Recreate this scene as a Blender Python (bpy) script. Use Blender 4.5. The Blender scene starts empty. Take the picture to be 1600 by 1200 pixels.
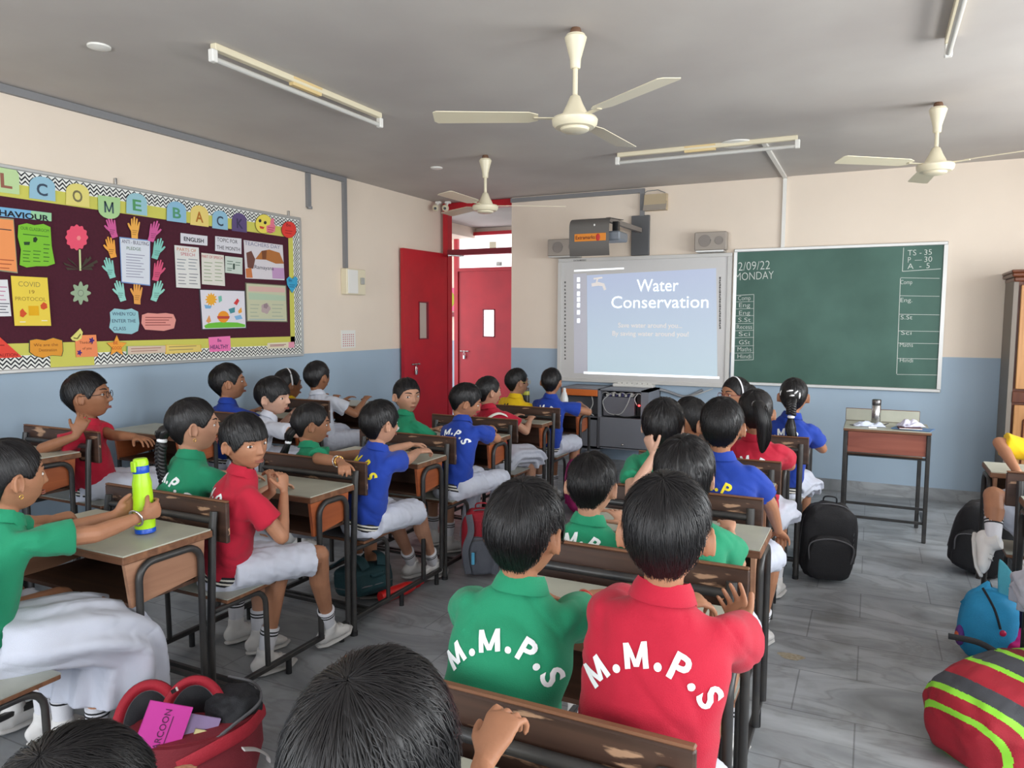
import bpy, bmesh, math, random
import numpy as np
from mathutils import Vector, Matrix, noise
from mathutils.bvhtree import BVHTree
random.seed(7); RNG = np.random.default_rng(7)
C = bpy.context.scene.collection
scene = bpy.context.scene
# ------------------------------------------------------------------ camera
FPX, CAMH, YAW, PITCH, ROLL = 1150.5, 1.47, math.radians(26.04), math.radians(4.942), math.radians(0.2115)
_fw = Vector((-math.sin(YAW)*math.cos(PITCH), math.cos(YAW)*math.cos(PITCH), -math.sin(PITCH)))
_rt = Vector((math.cos(YAW), math.sin(YAW), 0)); _up = _rt.cross(_fw)
_rt2 = _rt*math.cos(ROLL)+_up*math.sin(ROLL); _up2 = -_rt*math.sin(ROLL)+_up*math.cos(ROLL)
cam_d = bpy.data.cameras.new('camera'); cam = bpy.data.objects.new('camera', cam_d); C.objects.link(cam)
cam_d.sensor_width = 36; cam_d.lens = FPX/1600*36; cam_d.clip_start = 0.02
mw = Matrix((( _rt2.x, _up2.x, -_fw.x, 0), (_rt2.y, _up2.y, -_fw.y, 0), (_rt2.z, _up2.z, -_fw.z, CAMH), (0, 0, 0, 1)))
cam.matrix_world = mw
scene.camera = cam
def ray(px, py):
    return (_rt2*((px-800)/FPX) - _up2*((py-600)/FPX) + _fw)
CP = Vector((0, 0, CAMH))
def AX(px, py, X): d = ray(px, py); return CP + d*(X/d.x)
def AY(px, py, Y): d = ray(px, py); return CP + d*(Y/d.y)
def AZ(px, py, Z): d = ray(px, py); return CP + d*((Z-CAMH)/d.z)
# ------------------------------------------------------------------ light and exposure
scene.view_settings.view_transform = 'Standard'; scene.view_settings.look = 'None'
scene.view_settings.gamma = 1; scene.view_settings.use_curve_mapping = False
scene.view_settings.exposure = -0.12
w = bpy.data.worlds.new('sky'); scene.world = w; w.use_nodes = True
w.node_tree.nodes['Background'].inputs[0].default_value = (0.80, 0.90, 1.0, 1); w.node_tree.nodes['Background'].inputs[1].default_value = 2.2
RW = 2.35          # right wall x
BW = -2.1          # back wall y
D = 6.926; LX = -4.269; CZ = 2.726; DADO = 1.185
def area(name, loc, rot, sx, sy, power, col):
    l = bpy.data.lights.new(name, 'AREA'); l.shape = 'RECTANGLE'; l.size = sx; l.size_y = sy; l.energy = power; l.color = col
    o = bpy.data.objects.new(name, l); C.objects.link(o); o.location = loc; o.rotation_euler = rot; return o
# daylight entering through the windows of the right and the back wall
WINS = [(-1.3, 0.5), (1.1, 2.9), (3.4, 5.5)]
for (a, b), pw in zip(WINS, (62, 66, 100)):
    area('window_daylight', (RW+0.30, (a+b)/2, 1.65), (0, math.radians(90), 0), 1.5, b-a, pw, (0.91, 0.965, 1.0))
BWINS = [(-3.6, -2.0), (-1.0, 0.8)]
for a, b in BWINS:
    area('window_daylight', ((a+b)/2, BW-0.30, 1.65), (math.radians(90), 0, 0), b-a, 1.5, 90, (0.90, 0.95, 1.0))
# lamps added outside the windows, tilted up to brighten the ceiling like ground bounce
for a, b in WINS: area('ceiling_fill', (RW+0.22, (a+b)/2, 1.2), (0, math.radians(128), 0), .8, b-a, 30, (1, .95, .88))
for a, b in BWINS: area('ceiling_fill', ((a+b)/2, BW-.22, 1.2), (math.radians(128), 0, 0), b-a, .8, 18, (1, .95, .88))
area('corridor_daylight', (-6.6, 8.0, 1.6), (0, math.radians(-90), 0), 2.2, 1.6, 50, (1, 1, 1))
# ------------------------------------------------------------------ materials
_M = {}
def lin(c):
    return tuple(((x/255)/12.92 if x/255 <= .04045 else ((x/255+.055)/1.055)**2.4) for x in c)
def mat(name, rgb, rough=.6, metal=0, var=.0, scale=20, bump=0, bscale=60, spec=.5, emit=0, sheen=0, rgb2=None, stretch=None, coat=0, trans=0, sub=0):
    """rgb given as sRGB 0-255; optional noise variation between rgb and rgb2"""
    if name in _M: return _M[name]
    m = bpy.data.materials.new(name); m.use_nodes = True; nt = m.node_tree; b = nt.nodes['Principled BSDF']
    c = lin(rgb); b.inputs['Base Color'].default_value = (*c, 1); b.inputs['Roughness'].default_value = rough
    b.inputs['Metallic'].default_value = metal; b.inputs['Specular IOR Level'].default_value = spec
    if coat: b.inputs['Coat Weight'].default_value = coat
    if trans: b.inputs['Transmission Weight'].default_value = trans
    if sub:
        b.inputs['Subsurface Weight'].default_value = sub; b.inputs['Subsurface Radius'].default_value = (.6, .25, .12); b.inputs['Subsurface Scale'].default_value = .012
    if sheen: b.inputs['Sheen Weight'].default_value = sheen
    if emit: b.inputs['Emission Color'].default_value = (*c, 1); b.inputs['Emission Strength'].default_value = emit
    tc = nt.nodes.new('ShaderNodeTexCoord'); src = tc.outputs['Object']
    if stretch:
        mp = nt.nodes.new('ShaderNodeMapping'); mp.inputs['Scale'].default_value = stretch; nt.links.new(src, mp.inputs[0]); src = mp.outputs[0]
    if var or rgb2:
        n = nt.nodes.new('ShaderNodeTexNoise'); n.inputs['Scale'].default_value = scale; n.inputs['Detail'].default_value = 5
        nt.links.new(src, n.inputs['Vector'])
        r = nt.nodes.new('ShaderNodeValToRGB'); r.color_ramp.elements[0].position = .35; r.color_ramp.elements[1].position = .68
        c2 = lin(rgb2) if rgb2 else tuple(x*(1-var) for x in c)
        r.color_ramp.elements[0].color = (*c2, 1); r.color_ramp.elements[1].color = (*c, 1)
        nt.links.new(n.outputs[0], r.inputs[0]); nt.links.new(r.outputs[0], b.inputs['Base Color'])
    if bump:
        n2 = nt.nodes.new('ShaderNodeTexNoise'); n2.inputs['Scale'].default_value = bscale; n2.inputs['Detail'].default_value = 3
        nt.links.new(src, n2.inputs['Vector'])
        bp = nt.nodes.new('ShaderNodeBump'); bp.inputs['Strength'].default_value = bump; bp.inputs['Distance'].default_value = .01
        nt.links.new(n2.outputs[0], bp.inputs['Height']); nt.links.new(bp.outputs[0], b.inputs['Normal'])
    _M[name] = m; return m
def two_tone(name, top, low):
    m = bpy.data.materials.new(name); m.use_nodes = True; nt = m.node_tree; b = nt.nodes['Principled BSDF']; b.inputs['Roughness'].default_value = .55
    g = nt.nodes.new('ShaderNodeNewGeometry'); s = nt.nodes.new('ShaderNodeSeparateXYZ'); nt.links.new(g.outputs['Position'], s.inputs[0])
    gt = nt.nodes.new('ShaderNodeMath'); gt.operation = 'GREATER_THAN'; gt.inputs[1].default_value = DADO; nt.links.new(s.outputs[2], gt.inputs[0])
    n = nt.nodes.new('ShaderNodeTexNoise'); n.inputs['Scale'].default_value = 2.2; n.inputs['Detail'].default_value = 6; nt.links.new(g.outputs['Position'], n.inputs['Vector'])
    cols = []
    for c in (low, top):
        mx = nt.nodes.new('ShaderNodeMix'); mx.data_type = 'RGBA'; l = lin(c)
        mx.inputs[6].default_value = (*[x*.93 for x in l], 1); mx.inputs[7].default_value = (*[min(1, x*1.05) for x in l], 1)
        nt.links.new(n.outputs[0], mx.inputs[0]); cols.append(mx)
    mx = nt.nodes.new('ShaderNodeMix'); mx.data_type = 'RGBA'
    nt.links.new(gt.outputs[0], mx.inputs[0]); nt.links.new(cols[0].outputs[2], mx.inputs[6]); nt.links.new(cols[1].outputs[2], mx.inputs[7])
    nt.links.new(mx.outputs[2], b.inputs['Base Color'])
    bp = nt.nodes.new('ShaderNodeBump'); bp.inputs['Strength'].default_value = .12; bp.inputs['Distance'].default_value = .02
    nt.links.new(n.outputs[0], bp.inputs['Height']); nt.links.new(bp.outputs[0], b.inputs['Normal']); return m
def marble(name, jointed=True):
    m = bpy.data.materials.new(name); m.use_nodes = True; nt = m.node_tree; b = nt.nodes['Principled BSDF']; b.inputs['Roughness'].default_value = .38
    g = nt.nodes.new('ShaderNodeNewGeometry')
    n = nt.nodes.new('ShaderNodeTexNoise'); n.inputs['Scale'].default_value = 1.6; n.inputs['Detail'].default_value = 9; n.inputs['Distortion'].default_value = 1.6
    mp = nt.nodes.new('ShaderNodeMapping'); mp.inputs['Scale'].default_value = (.8, 2.2, 1.4); mp.inputs['Rotation'].default_value = (0, 0, .5)
    nt.links.new(g.outputs['Position'], mp.inputs[0]); nt.links.new(mp.outputs[0], n.inputs['Vector'])
    r = nt.nodes.new('ShaderNodeValToRGB'); e = r.color_ramp.elements
    e[0].position = .25; e[0].color = (*lin((116, 120, 123)), 1); e[1].position = .75; e[1].color = (*lin((178, 183, 187)), 1)
    k = e.new(.47); k.color = (*lin((152, 156, 160)), 1); k = e.new(.5); k.color = (*lin((140, 143, 145)), 1); k = e.new(.54); k.color = (*lin((160, 164, 168)), 1)
    nt.links.new(n.outputs[0], r.inputs[0]); out = r.outputs[0]
    if jointed:
        br = nt.nodes.new('ShaderNodeTexBrick'); br.inputs['Scale'].default_value = 1; br.inputs['Mortar Size'].default_value = .003
        br.inputs['Brick Width'].default_value = .55; br.inputs['Row Height'].default_value = .36; br.inputs['Color1'].default_value = (1, 1, 1, 1)
        br.inputs['Color2'].default_value = (.86, .86, .87, 1); br.inputs['Mortar'].default_value = (.45, .45, .45, 1); br.offset = 0.4
        nt.links.new(g.outputs['Position'], br.inputs['Vector'])
        mx = nt.nodes.new('ShaderNodeMix'); mx.data_type = 'RGBA'; mx.blend_type = 'MULTIPLY'; mx.inputs[0].default_value = .75
        nt.links.new(out, mx.inputs[6]); nt.links.new(br.outputs[0], mx.inputs[7]); out = mx.outputs[2]
        n3 = nt.nodes.new('ShaderNodeTexNoise'); n3.inputs['Scale'].default_value = 5; n3.inputs['Detail'].default_value = 8
        nt.links.new(g.outputs['Position'], n3.inputs['Vector'])
        r3 = nt.nodes.new('ShaderNodeValToRGB'); r3.color_ramp.elements[0].position = .28; r3.color_ramp.elements[0].color = (.62, .61, .58, 1); r3.color_ramp.elements[1].position = .48; r3.color_ramp.elements[1].color = (1, 1, 1, 1)
        nt.links.new(n3.outputs[0], r3.inputs[0])
        mx2 = nt.nodes.new('ShaderNodeMix'); mx2.data_type = 'RGBA'; mx2.blend_type = 'MULTIPLY'; mx2.inputs[0].default_value = .8
        nt.links.new(out, mx2.inputs[6]); nt.links.new(r3.outputs[0], mx2.inputs[7]); out = mx2.outputs[2]
    nt.links.new(out, b.inputs['Base Color']); return m
def wood(name, a, bcol, scale=6, rough=.45, axis='X', worn=0):
    if name in _M: return _M[name]
    m = bpy.data.materials.new(name); m.use_nodes = True; nt = m.node_tree; b = nt.nodes['Principled BSDF']; b.inputs['Roughness'].default_value = rough
    tc = nt.nodes.new('ShaderNodeTexCoord'); mp = nt.nodes.new('ShaderNodeMapping')
    mp.inputs['Scale'].default_value = {'X': (1.2, 14, 14), 'Y': (14, 1.2, 14), 'Z': (14, 14, 1.2)}[axis]
    nt.links.new(tc.outputs['Object'], mp.inputs[0])
    n = nt.nodes.new('ShaderNodeTexNoise'); n.inputs['Scale'].default_value = scale/3; n.inputs['Detail'].default_value = 7; n.inputs['Distortion'].default_value = .6
    nt.links.new(mp.outputs[0], n.inputs['Vector'])
    r = nt.nodes.new('ShaderNodeValToRGB'); r.color_ramp.elements[0].position = .32; r.color_ramp.elements[1].position = .68
    r.color_ramp.elements[0].color = (*lin(a), 1); r.color_ramp.elements[1].color = (*lin(bcol), 1)
    nt.links.new(n.outputs[0], r.inputs[0]); out = r.outputs[0]
    if worn:
        n2 = nt.nodes.new('ShaderNodeTexNoise'); n2.inputs['Scale'].default_value = 3; n2.inputs['Detail'].default_value = 9
        mp2 = nt.nodes.new('ShaderNodeMapping'); mp2.inputs['Scale'].default_value = (2, 10, 10); nt.links.new(tc.outputs['Object'], mp2.inputs[0]); nt.links.new(mp2.outputs[0], n2.inputs['Vector'])
        r2 = nt.nodes.new('ShaderNodeValToRGB'); r2.color_ramp.elements[0].position = .60; r2.color_ramp.elements[1].position = .64
        nt.links.new(n2.outputs[0], r2.inputs[0]); mx = nt.nodes.new('ShaderNodeMix'); mx.data_type = 'RGBA'
        nt.links.new(r2.outputs[0], mx.inputs[0]); nt.links.new(out, mx.inputs[6]); mx.inputs[7].default_value = (*lin((176, 140, 112)), 1); out = mx.outputs[2]
    nt.links.new(out, b.inputs['Base Color'])
    bp = nt.nodes.new('ShaderNodeBump'); bp.inputs['Strength'].default_value = .15; bp.inputs['Distance'].default_value = .003
    nt.links.new(n.outputs[0], bp.inputs['Height']); nt.links.new(bp.outputs[0], b.inputs['Normal'])
    _M[name] = m; return m
# ------------------------------------------------------------------ geometry helper
V3 = lambda *a: np.array(a, float)
def nrm(v): v = np.array(v, float); return v/(np.linalg.norm(v)+1e-12)
class G:
    def __init__(s): s.v = []; s.f = []; s.m = []; s.n = 0; s.uv = None
    def add(s, vs, fs, mi=0):
        k = s.n; s.v.append(np.array(vs, float).reshape(-1, 3)); s.n += len(vs)
        s.f += [tuple(i+k for i in f) for f in fs]; s.m += [mi]*len(fs); return s
    def box(s, a, b, mi=0, bev=0, M=None):
        x0, y0, z0 = a; x1, y1, z1 = b
        x0, x1 = min(x0, x1), max(x0, x1); y0, y1 = min(y0, y1), max(y0, y1); z0, z1 = min(z0, z1), max(z0, z1)
        e = min(bev, (x1-x0)*.45, (y1-y0)*.45, (z1-z0)*.45)
        if e <= 0:
            vs = [(x, y, z) for z in (z0, z1) for y in (y0, y1) for x in (x0, x1)]
            fs = [(0, 2, 3, 1), (4, 5, 7, 6), (0, 1, 5, 4), (2, 6, 7, 3), (0, 4, 6, 2), (1, 3, 7, 5)]
        else:
            vs = []; idx = {}
            for cx in (0, 1):
                for cy in (0, 1):
                    for cz in (0, 1):
                        X, Y, Z = (x0, x1)[cx], (y0, y1)[cy], (z0, z1)[cz]; ix, iy, iz = (e, -e)[cx], (e, -e)[cy], (e, -e)[cz]
                        for ax, p in (('x', (X, Y+iy, Z+iz)), ('y', (X+ix, Y, Z+iz)), ('z', (X+ix, Y+iy, Z))):
                            idx[(cx, cy, cz, ax)] = len(vs); vs.append(p)
            I = lambda x, y, z, a: idx[(x, y, z, a)]
            fs = []
            for c in (0, 1):
                q = [I(c, 0, 0, 'x'), I(c, 1, 0, 'x'), I(c, 1, 1, 'x'), I(c, 0, 1, 'x')]; fs.append(q if c else q[::-1])
                q = [I(0, c, 0, 'y'), I(0, c, 1, 'y'), I(1, c, 1, 'y'), I(1, c, 0, 'y')]; fs.append(q if c else q[::-1])
                q = [I(0, 0, c, 'z'), I(1, 0, c, 'z'), I(1, 1, c, 'z'), I(0, 1, c, 'z')]; fs.append(q if c else q[::-1])
            for a in (0, 1):
                for b2 in (0, 1):
                    sg = (a == b2)
                    q = [I(0, a, b2, 'y'), I(1, a, b2, 'y'), I(1, a, b2, 'z'), I(0, a, b2, 'z')]; fs.append(q if sg else q[::-1])
                    q = [I(a, 0, b2, 'z'), I(a, 1, b2, 'z'), I(a, 1, b2, 'x'), I(a, 0, b2, 'x')]; fs.append(q if sg else q[::-1])
                    q = [I(a, b2, 0, 'x'), I(a, b2, 1, 'x'), I(a, b2, 1, 'y'), I(a, b2, 0, 'y')]; fs.append(q if sg else q[::-1])
            for cx in (0, 1):
                for cy in (0, 1):
                    for cz in (0, 1):
                        q = [I(cx, cy, cz, 'x'), I(cx, cy, cz, 'y'), I(cx, cy, cz, 'z')]; fs.append(q if (cx+cy+cz) % 2 else q[::-1])
        vs = np.array(vs, float)
        if M is not None: vs = vs @ np.array(M)[:3, :3].T + np.array(M)[:3, 3]
        return s.add(vs, fs, mi)
    def loft(s, P, RX, RY=None, n=12, xref=(1, 0, 0), mi=0, cap=True, rnd=False, closed=False):
        P = np.array(P, float); k = len(P)
        RX = np.array(RX if np.ndim(RX) else [RX]*k, float); RY = RX if RY is None else np.array(RY if np.ndim(RY) else [RY]*k, float)
        T = np.zeros_like(P); T[1:-1] = P[2:]-P[:-2]; T[0] = P[1]-P[0]; T[-1] = P[-1]-P[-2]
        if closed: T[0] = P[1]-P[-1]; T[-1] = P[0]-P[-2]
        T /= (np.linalg.norm(T, axis=1, keepdims=True)+1e-12)
        if rnd:
            a = [P[0]-T[0]*min(RX[0], RY[0])*c for c in (.92, .6)]; b = [P[-1]+T[-1]*min(RX[-1], RY[-1])*c for c in (.6, .92)]
            P = np.vstack([a, P, b]); f = (.4, .8)
            RX = np.r_[RX[0]*f[0], RX[0]*f[1], RX, RX[-1]*f[1], RX[-1]*f[0]]; RY = np.r_[RY[0]*f[0], RY[0]*f[1], RY, RY[-1]*f[1], RY[-1]*f[0]]
            T = np.vstack([T[0], T[0], T, T[-1], T[-1]]); k = len(P)
        th = np.arange(n)*2*math.pi/n; vs = []; X = np.array(xref, float)
        for i in range(k):
            X2 = X-T[i]*np.dot(X, T[i])
            if np.linalg.norm(X2) < 1e-3: X2 = np.cross(T[i], (0.3, .9, .2))
            X = X2/np.linalg.norm(X2); Y = np.cross(T[i], X)
            vs.append(P[i]+np.outer(np.cos(th)*RX[i], X)+np.outer(np.sin(th)*RY[i], Y))
        fs = []
        for i in range(k if closed else k-1):
            j = (i+1) % k
            for t in range(n): u = (t+1) % n; fs.append((i*n+t, i*n+u, j*n+u, j*n+t))
        if cap and not closed: fs.append(tuple(range(n))[::-1]); fs.append(tuple((k-1)*n+t for t in range(n)))
        return s.add(np.vstack(vs), fs, mi)
    def cyl(s, a, b, r, r2=None, n=16, mi=0): return s.loft([a, b], [r, r if r2 is None else r2], n=n, mi=mi, xref=(.9, .3, .2))
    def ell(s, c, r, rot=None, n=20, m=14, mi=0):
        c = np.array(c, float); vs = [(0, 0, -1)]
        for i in range(1, m):
            a = -math.pi/2+math.pi*i/m
            for j in range(n): b = 2*math.pi*j/n; vs.append((math.cos(a)*math.cos(b), math.cos(a)*math.sin(b), math.sin(a)))
        vs.append((0, 0, 1)); vs = np.array(vs)*np.array(r if np.ndim(r) else [r]*3)
        if rot is not None: vs = vs @ np.array(rot)[:3, :3].T
        fs = [(0, 1+(j+1) % n, 1+j) for j in range(n)]
        for i in range(m-2):
            for j in range(n): a = 1+i*n+j; b = 1+i*n+(j+1) % n; fs.append((a, b, b+n, a+n))
        L = len(vs)-1; o = 1+(m-2)*n; fs += [(o+j, o+(j+1) % n, L) for j in range(n)]
        return s.add(vs+c, fs, mi)
    def lathe(s, prof, c=(0, 0, 0), n=24, mi=0):
        vs = [(r*math.cos(2*math.pi*j/n)+c[0], r*math.sin(2*math.pi*j/n)+c[1], z+c[2]) for r, z in prof for j in range(n)]
        fs = [(i*n+j, i*n+(j+1) % n, (i+1)*n+(j+1) % n, (i+1)*n+j) for i in range(len(prof)-1) for j in range(n)]
        fs.append(tuple(range(n))[::-1]); fs.append(tuple((len(prof)-1)*n+j for j in range(n)))
        return s.add(vs, fs, mi)
    def prism(s, poly, axis, a, b, mi=0):
        """extrude a 2D polygon along an axis from a to b; axis x: poly=(y,z), y: (x,z), z: (x,y)"""
        ar = sum(poly[i][0]*poly[(i+1) % len(poly)][1]-poly[(i+1) % len(poly)][0]*poly[i][1] for i in range(len(poly)))
        if ar < 0: poly = poly[::-1]
        mk = {'x': lambda p, t: (t, p[0], p[1]), 'y': lambda p, t: (p[0], t, p[1]), 'z': lambda p, t: (p[0], p[1], t)}[axis]
        n = len(poly); vs = [mk(p, a) for p in poly]+[mk(p, b) for p in poly]
        fs = [tuple(range(n))[::-1], tuple(range(n, 2*n))]+[(i, (i+1) % n, n+(i+1) % n, n+i) for i in range(n)]
        if (axis == 'y') != (a > b): fs = [f[::-1] for f in fs]
        return s.add(vs, fs, mi)
    def mesh(s, name, mats=(), smooth=False):
        me = bpy.data.meshes.new(name); vs = np.vstack(s.v) if s.v else np.zeros((0, 3))
        me.from_pydata(vs.tolist(), [], s.f)
        for m in mats: me.materials.append(m)
        if len(mats) > 1: me.polygons.foreach_set('material_index', s.m)
        if smooth is not False:
            me.polygons.foreach_set('use_smooth', [True]*len(me.polygons))
        me.update()
        if isinstance(smooth, (int, float)) and smooth is not True and smooth is not False: me.set_sharp_from_angle(angle=math.radians(smooth))
        return me
    def obj(s, name, mats, parent=None, smooth=40, loc=None):
        if not isinstance(mats, (list, tuple)): mats = [mats]
        me = s.mesh(name, mats, smooth); return link(name, me, parent, loc)
def link(name, me, parent=None, loc=None):
    o = bpy.data.objects.new(name, me); C.objects.link(o)
    if parent is not None: o.parent = parent
    if loc is not None: o.location = loc
    return o
def tag(o, label, cat, group=None):
    o['label'] = label; o['category'] = cat
    if group: o['group'] = group
    return o
def thing(name, label, cat, loc=(0, 0, 0), rz=0, group=None):
    o = bpy.data.objects.new(name, None); C.objects.link(o); o.location = loc; o.rotation_euler = (0, 0, rz); o.empty_display_size = .05
    return tag(o, label, cat, group)
def struct(o): o['kind'] = 'structure'; return o
def dup(root, loc=None, rz=None, label=None, group=None):
    kids = {}
    for ob in bpy.data.objects:
        if ob.parent is not None: kids.setdefault(ob.parent.name, []).append(ob)
    def cp(o, par):
        c = o.copy(); C.objects.link(c)
        if par is not None: c.parent = par
        for k in kids.get(o.name, []): cp(k, c)
        return c
    r = cp(root, None)
    if loc is not None: r.location = loc
    if rz is not None: r.rotation_euler = (0, 0, rz)
    if label: r['label'] = label
    if group: r['group'] = group
    return r
# text -> 2D triangles
_T = {}
def text2d(s, bold=0.0, size=1.0):
    k = (s, bold)
    if k not in _T:
        cu = bpy.data.curves.new('t', 'FONT'); cu.body = s; cu.offset = bold; cu.resolution_u = 3; cu.align_x = 'CENTER'
        o = bpy.data.objects.new('t', cu); me = bpy.data.meshes.new_from_object(o)
        bm = bmesh.new(); bm.from_mesh(me); bmesh.ops.triangulate(bm, faces=bm.faces[:])
        _T[k] = (np.array([v.co[:2] for v in bm.verts]), [tuple(v.index for v in f.verts) for f in bm.faces])
        bm.free(); bpy.data.objects.remove(o); bpy.data.curves.remove(cu); bpy.data.meshes.remove(me)
    v, f = _T[k]; return v*size, f
def glyph_m(t=.15):
    """bold capital M as stroked quads"""
    H, W = .70, .74; h = t/2; V = []; F = []
    def q(*p): n = len(V); V.extend(p); F.append((n, n+1, n+2, n+3))
    q((-W/2, 0), (-W/2+t, 0), (-W/2+t, H), (-W/2, H)); q((W/2-t, 0), (W/2, 0), (W/2, H), (W/2-t, H))
    q((-h*.9, .06), (h*.9, .06), (-W/2+t, H), (-W/2, H)); q((-h*.9, .06), (h*.9, .06), (W/2, H), (W/2-t, H))
    return np.array(V, float), [(f[0], f[1], f[2]) for f in F]+[(f[0], f[2], f[3]) for f in F]
def text(g, s, O, U, W, size, bold=0.0, mi=0, rot=0, lift=.001, fit=None):
    """flat writing: origin O (baseline centre), U right direction, W up direction"""
    v, f = text2d(s, bold, size) if s != 'M' else (glyph_m(.11+bold)[0]*size, glyph_m()[1])
    if len(v) == 0: return
    if fit: v = v*np.array([fit/(v[:, 0].max()-v[:, 0].min()+1e-9), 1])
    if rot: c, q = math.cos(rot), math.sin(rot); v = v @ np.array([[c, q], [-q, c]])
    U = np.array(U, float); W = np.array(W, float); N = np.cross(U, W)
    P = np.array(O, float)+np.outer(v[:, 0], U)+np.outer(v[:, 1], W)+N*lift
    g.add(P, f, mi)
# ------------------------------------------------------------------ the room
M_wall = two_tone('wall_paint', (232, 217, 200), (162, 182, 200))
M_ceil = mat('ceiling_paint', (196, 190, 184), .8, var=.05, scale=1.5, rgb2=(186, 179, 174))
M_floor = marble('floor_marble'); M_sk = marble('skirting_marble', False)
M_red = mat('red_paint', (186, 22, 38), .35, rgb2=(170, 18, 34), scale=4, bump=.05, bscale=8)
M_dred = mat('dark_red_paint', (120, 20, 38), .4)
M_grey = mat('grey_metal', (120, 122, 124), .45, metal=.2)
M_conduit = mat('conduit_grey', (128, 128, 130), .5)
M_alu = mat('aluminium', (200, 200, 198), .35, metal=.6)
M_cream = mat('cream_enamel', (226, 216, 188), .35)
M_white = mat('white_plastic', (232, 230, 224), .4)
M_black = mat('black_plastic', (22, 22, 24), .4)
M_steel = mat('steel', (190, 190, 190), .25, metal=1)
M_glow = mat('daylight_glass', (250, 252, 255), .2, emit=1.6)
g = G(); g.box((-7.2, BW-.2, -.15), (RW+.25, 9.3, 0)); struct(g.obj('floor', M_floor))
g = G(); g.box((-7.2, BW-.2, CZ), (RW+.25, 9.3, CZ+.15)); struct(g.obj('ceiling', M_ceil))
g = G(); g.box((LX-.2, BW-.2, 0), (LX, D+.2, CZ)); struct(g.obj('wall_left', M_wall))
g = G(); g.box((-3.395, D, 0), (RW+.25, D+.2, CZ)); struct(g.obj('wall_front', M_wall))
def holed(name, axis, t0, t1, lo, hi, wins, z0, z1):
    g = G()
    def bx(a, b, za, zb):
        if axis == 'x': g.box((t0, a, za), (t1, b, zb))
        else: g.box((a, t0, za), (b, t1, zb))
    bx(lo, hi, 0, z0); bx(lo, hi, z1, CZ); p = lo
    for a, b in wins: bx(p, a, z0, z1); p = b
    bx(p, hi, z0, z1); return struct(g.obj(name, M_wall))
holed('wall_right', 'x', RW, RW+.2, BW-.2, D, WINS, .9, 2.4)
holed('wall_back', 'y', BW-.2, BW, LX, RW, BWINS, .9, 2.4)
k = 1
for a, b in WINS:
    g = G()
    for y in (a, (a+b)/2-.025, b-.05): g.box((RW+.08, y, .9), (RW+.13, y+.05, 2.4))
    for z in (.9, 2.35): g.box((RW+.08, a, z), (RW+.13, b, z+.05))
    struct(g.obj('window_%d' % k, M_white)); k += 1
for a, b in BWINS:
    g = G()
    for x in (a, (a+b)/2-.025, b-.05): g.box((x, BW-.13, .9), (x+.05, BW-.08, 2.4))
    for z in (.9, 2.35): g.box((a, BW-.13, z), (b, BW-.08, z+.05))
    struct(g.obj('window_%d' % k, M_white)); k += 1
g = G(); g.box((-3.395, D-.012, 0), (RW, D, .10)); struct(g.obj('baseboard_front', M_sk))
g = G(); g.box((LX, BW, 0), (LX+.012, D, .10)); struct(g.obj('baseboard_left', M_sk))
# corridor beyond the door
g = G(); g.box((-7.2, 9.0, 0), (RW+.2, 9.2, CZ)); struct(g.obj('wall_corridor', M_wall))
g = G(); g.box((-7.2, D, CZ-.14), (-4.95, 9.0, CZ)); struct(g.obj('trim_1', M_wall))
# door frame of this room
g = G(); g.box((-4.225, 6.93, 0), (-4.165, 7.02, CZ-.005)); g.box((-4.165, 6.93, CZ-.075), (-3.397, 7.02, CZ-.005)); g.box((-4.165, 6.92, 2.17), (-3.397, 7.0, 2.225), 1)
struct(g.obj('door_frame_1', [M_red, M_dred], smooth=False)).name = 'trim_2'
def padlock(parent, O, U, N, s=1.0):
    """bolt and padlock on a door face: O centre, U along the bolt, N out of the face"""
    O = np.array(O, float); U = nrm(U); N = nrm(N); Z = V3(0, 0, 1)
    g = G(); g.loft([O-U*.07+N*.012, O+U*.07+N*.012], .006, n=8, xref=(0, 0, 1)); 
    for t in (-.05, 0, .05): g.ell(O+U*t+N*.01, .011, n=8, m=6)
    b = g.obj('bolt', M_steel, parent)
    g = G(); P = [O+N*.02+U*.012*math.cos(a)+Z*(-.035+.02*math.sin(a)) for a in np.linspace(0, math.pi, 8)]
    g.loft([P[0]-Z*.03]+P+[P[-1]-Z*.03], .0035, n=6, xref=N)
    g.loft([O+N*.02-Z*.06, O+N*.02-Z*.105], [.020, .018], [.009, .008], n=12, xref=U)
    g.obj('padlock', M_steel, b)
# open door leaf against the left wall
def leaf(name, label, H, F, z0, z1, glass, gl_z):
    H = V3(*H, 0); F = V3(*F, 0); U = nrm(F-H); L = np.linalg.norm(F-H); N = np.cross(U, (0, 0, 1)); N = N if N[0] > 0 or N[1] < 0 else -N
    Mx = np.eye(4); Mx[:3, 0] = U; Mx[:3, 1] = N; Mx[:3, 2] = (0, 0, 1); Mx[:3, 3] = H
    g = G(); a, b = L*.46, L*.68; za, zb = gl_z
    if a > b: a, b = b, a
    g.box((0, -.02, z0), (a, .02, z1), M=Mx); g.box((b, -.02, z0), (L, .02, z1), M=Mx); g.box((a, -.02, z0), (b, .02, za), M=Mx); g.box((a, -.02, zb), (b, .02, z1), M=Mx)
    o = struct(g.obj(name, M_red, smooth=False))
    g = G()
    for q in ((a, a+.012, za, zb), (b-.012, b, za, zb)): g.box((q[0], -.026, q[2]), (q[1], .026, q[3]), M=Mx)
    for q in (za, zb-.012): g.box((a, -.026, q), (b, .026, q+.012), M=Mx)
    g.obj('glass_bead', M_dred, o, smooth=False)
    g = G(); g.box((a, -.004, za), (b, .004, zb), M=Mx); g.obj('glass_pane', glass, o, smooth=False)
    return o, U, N, L, H
M_glassd = mat('wired_glass', (186, 170, 160), .25, spec=.8)
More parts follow.
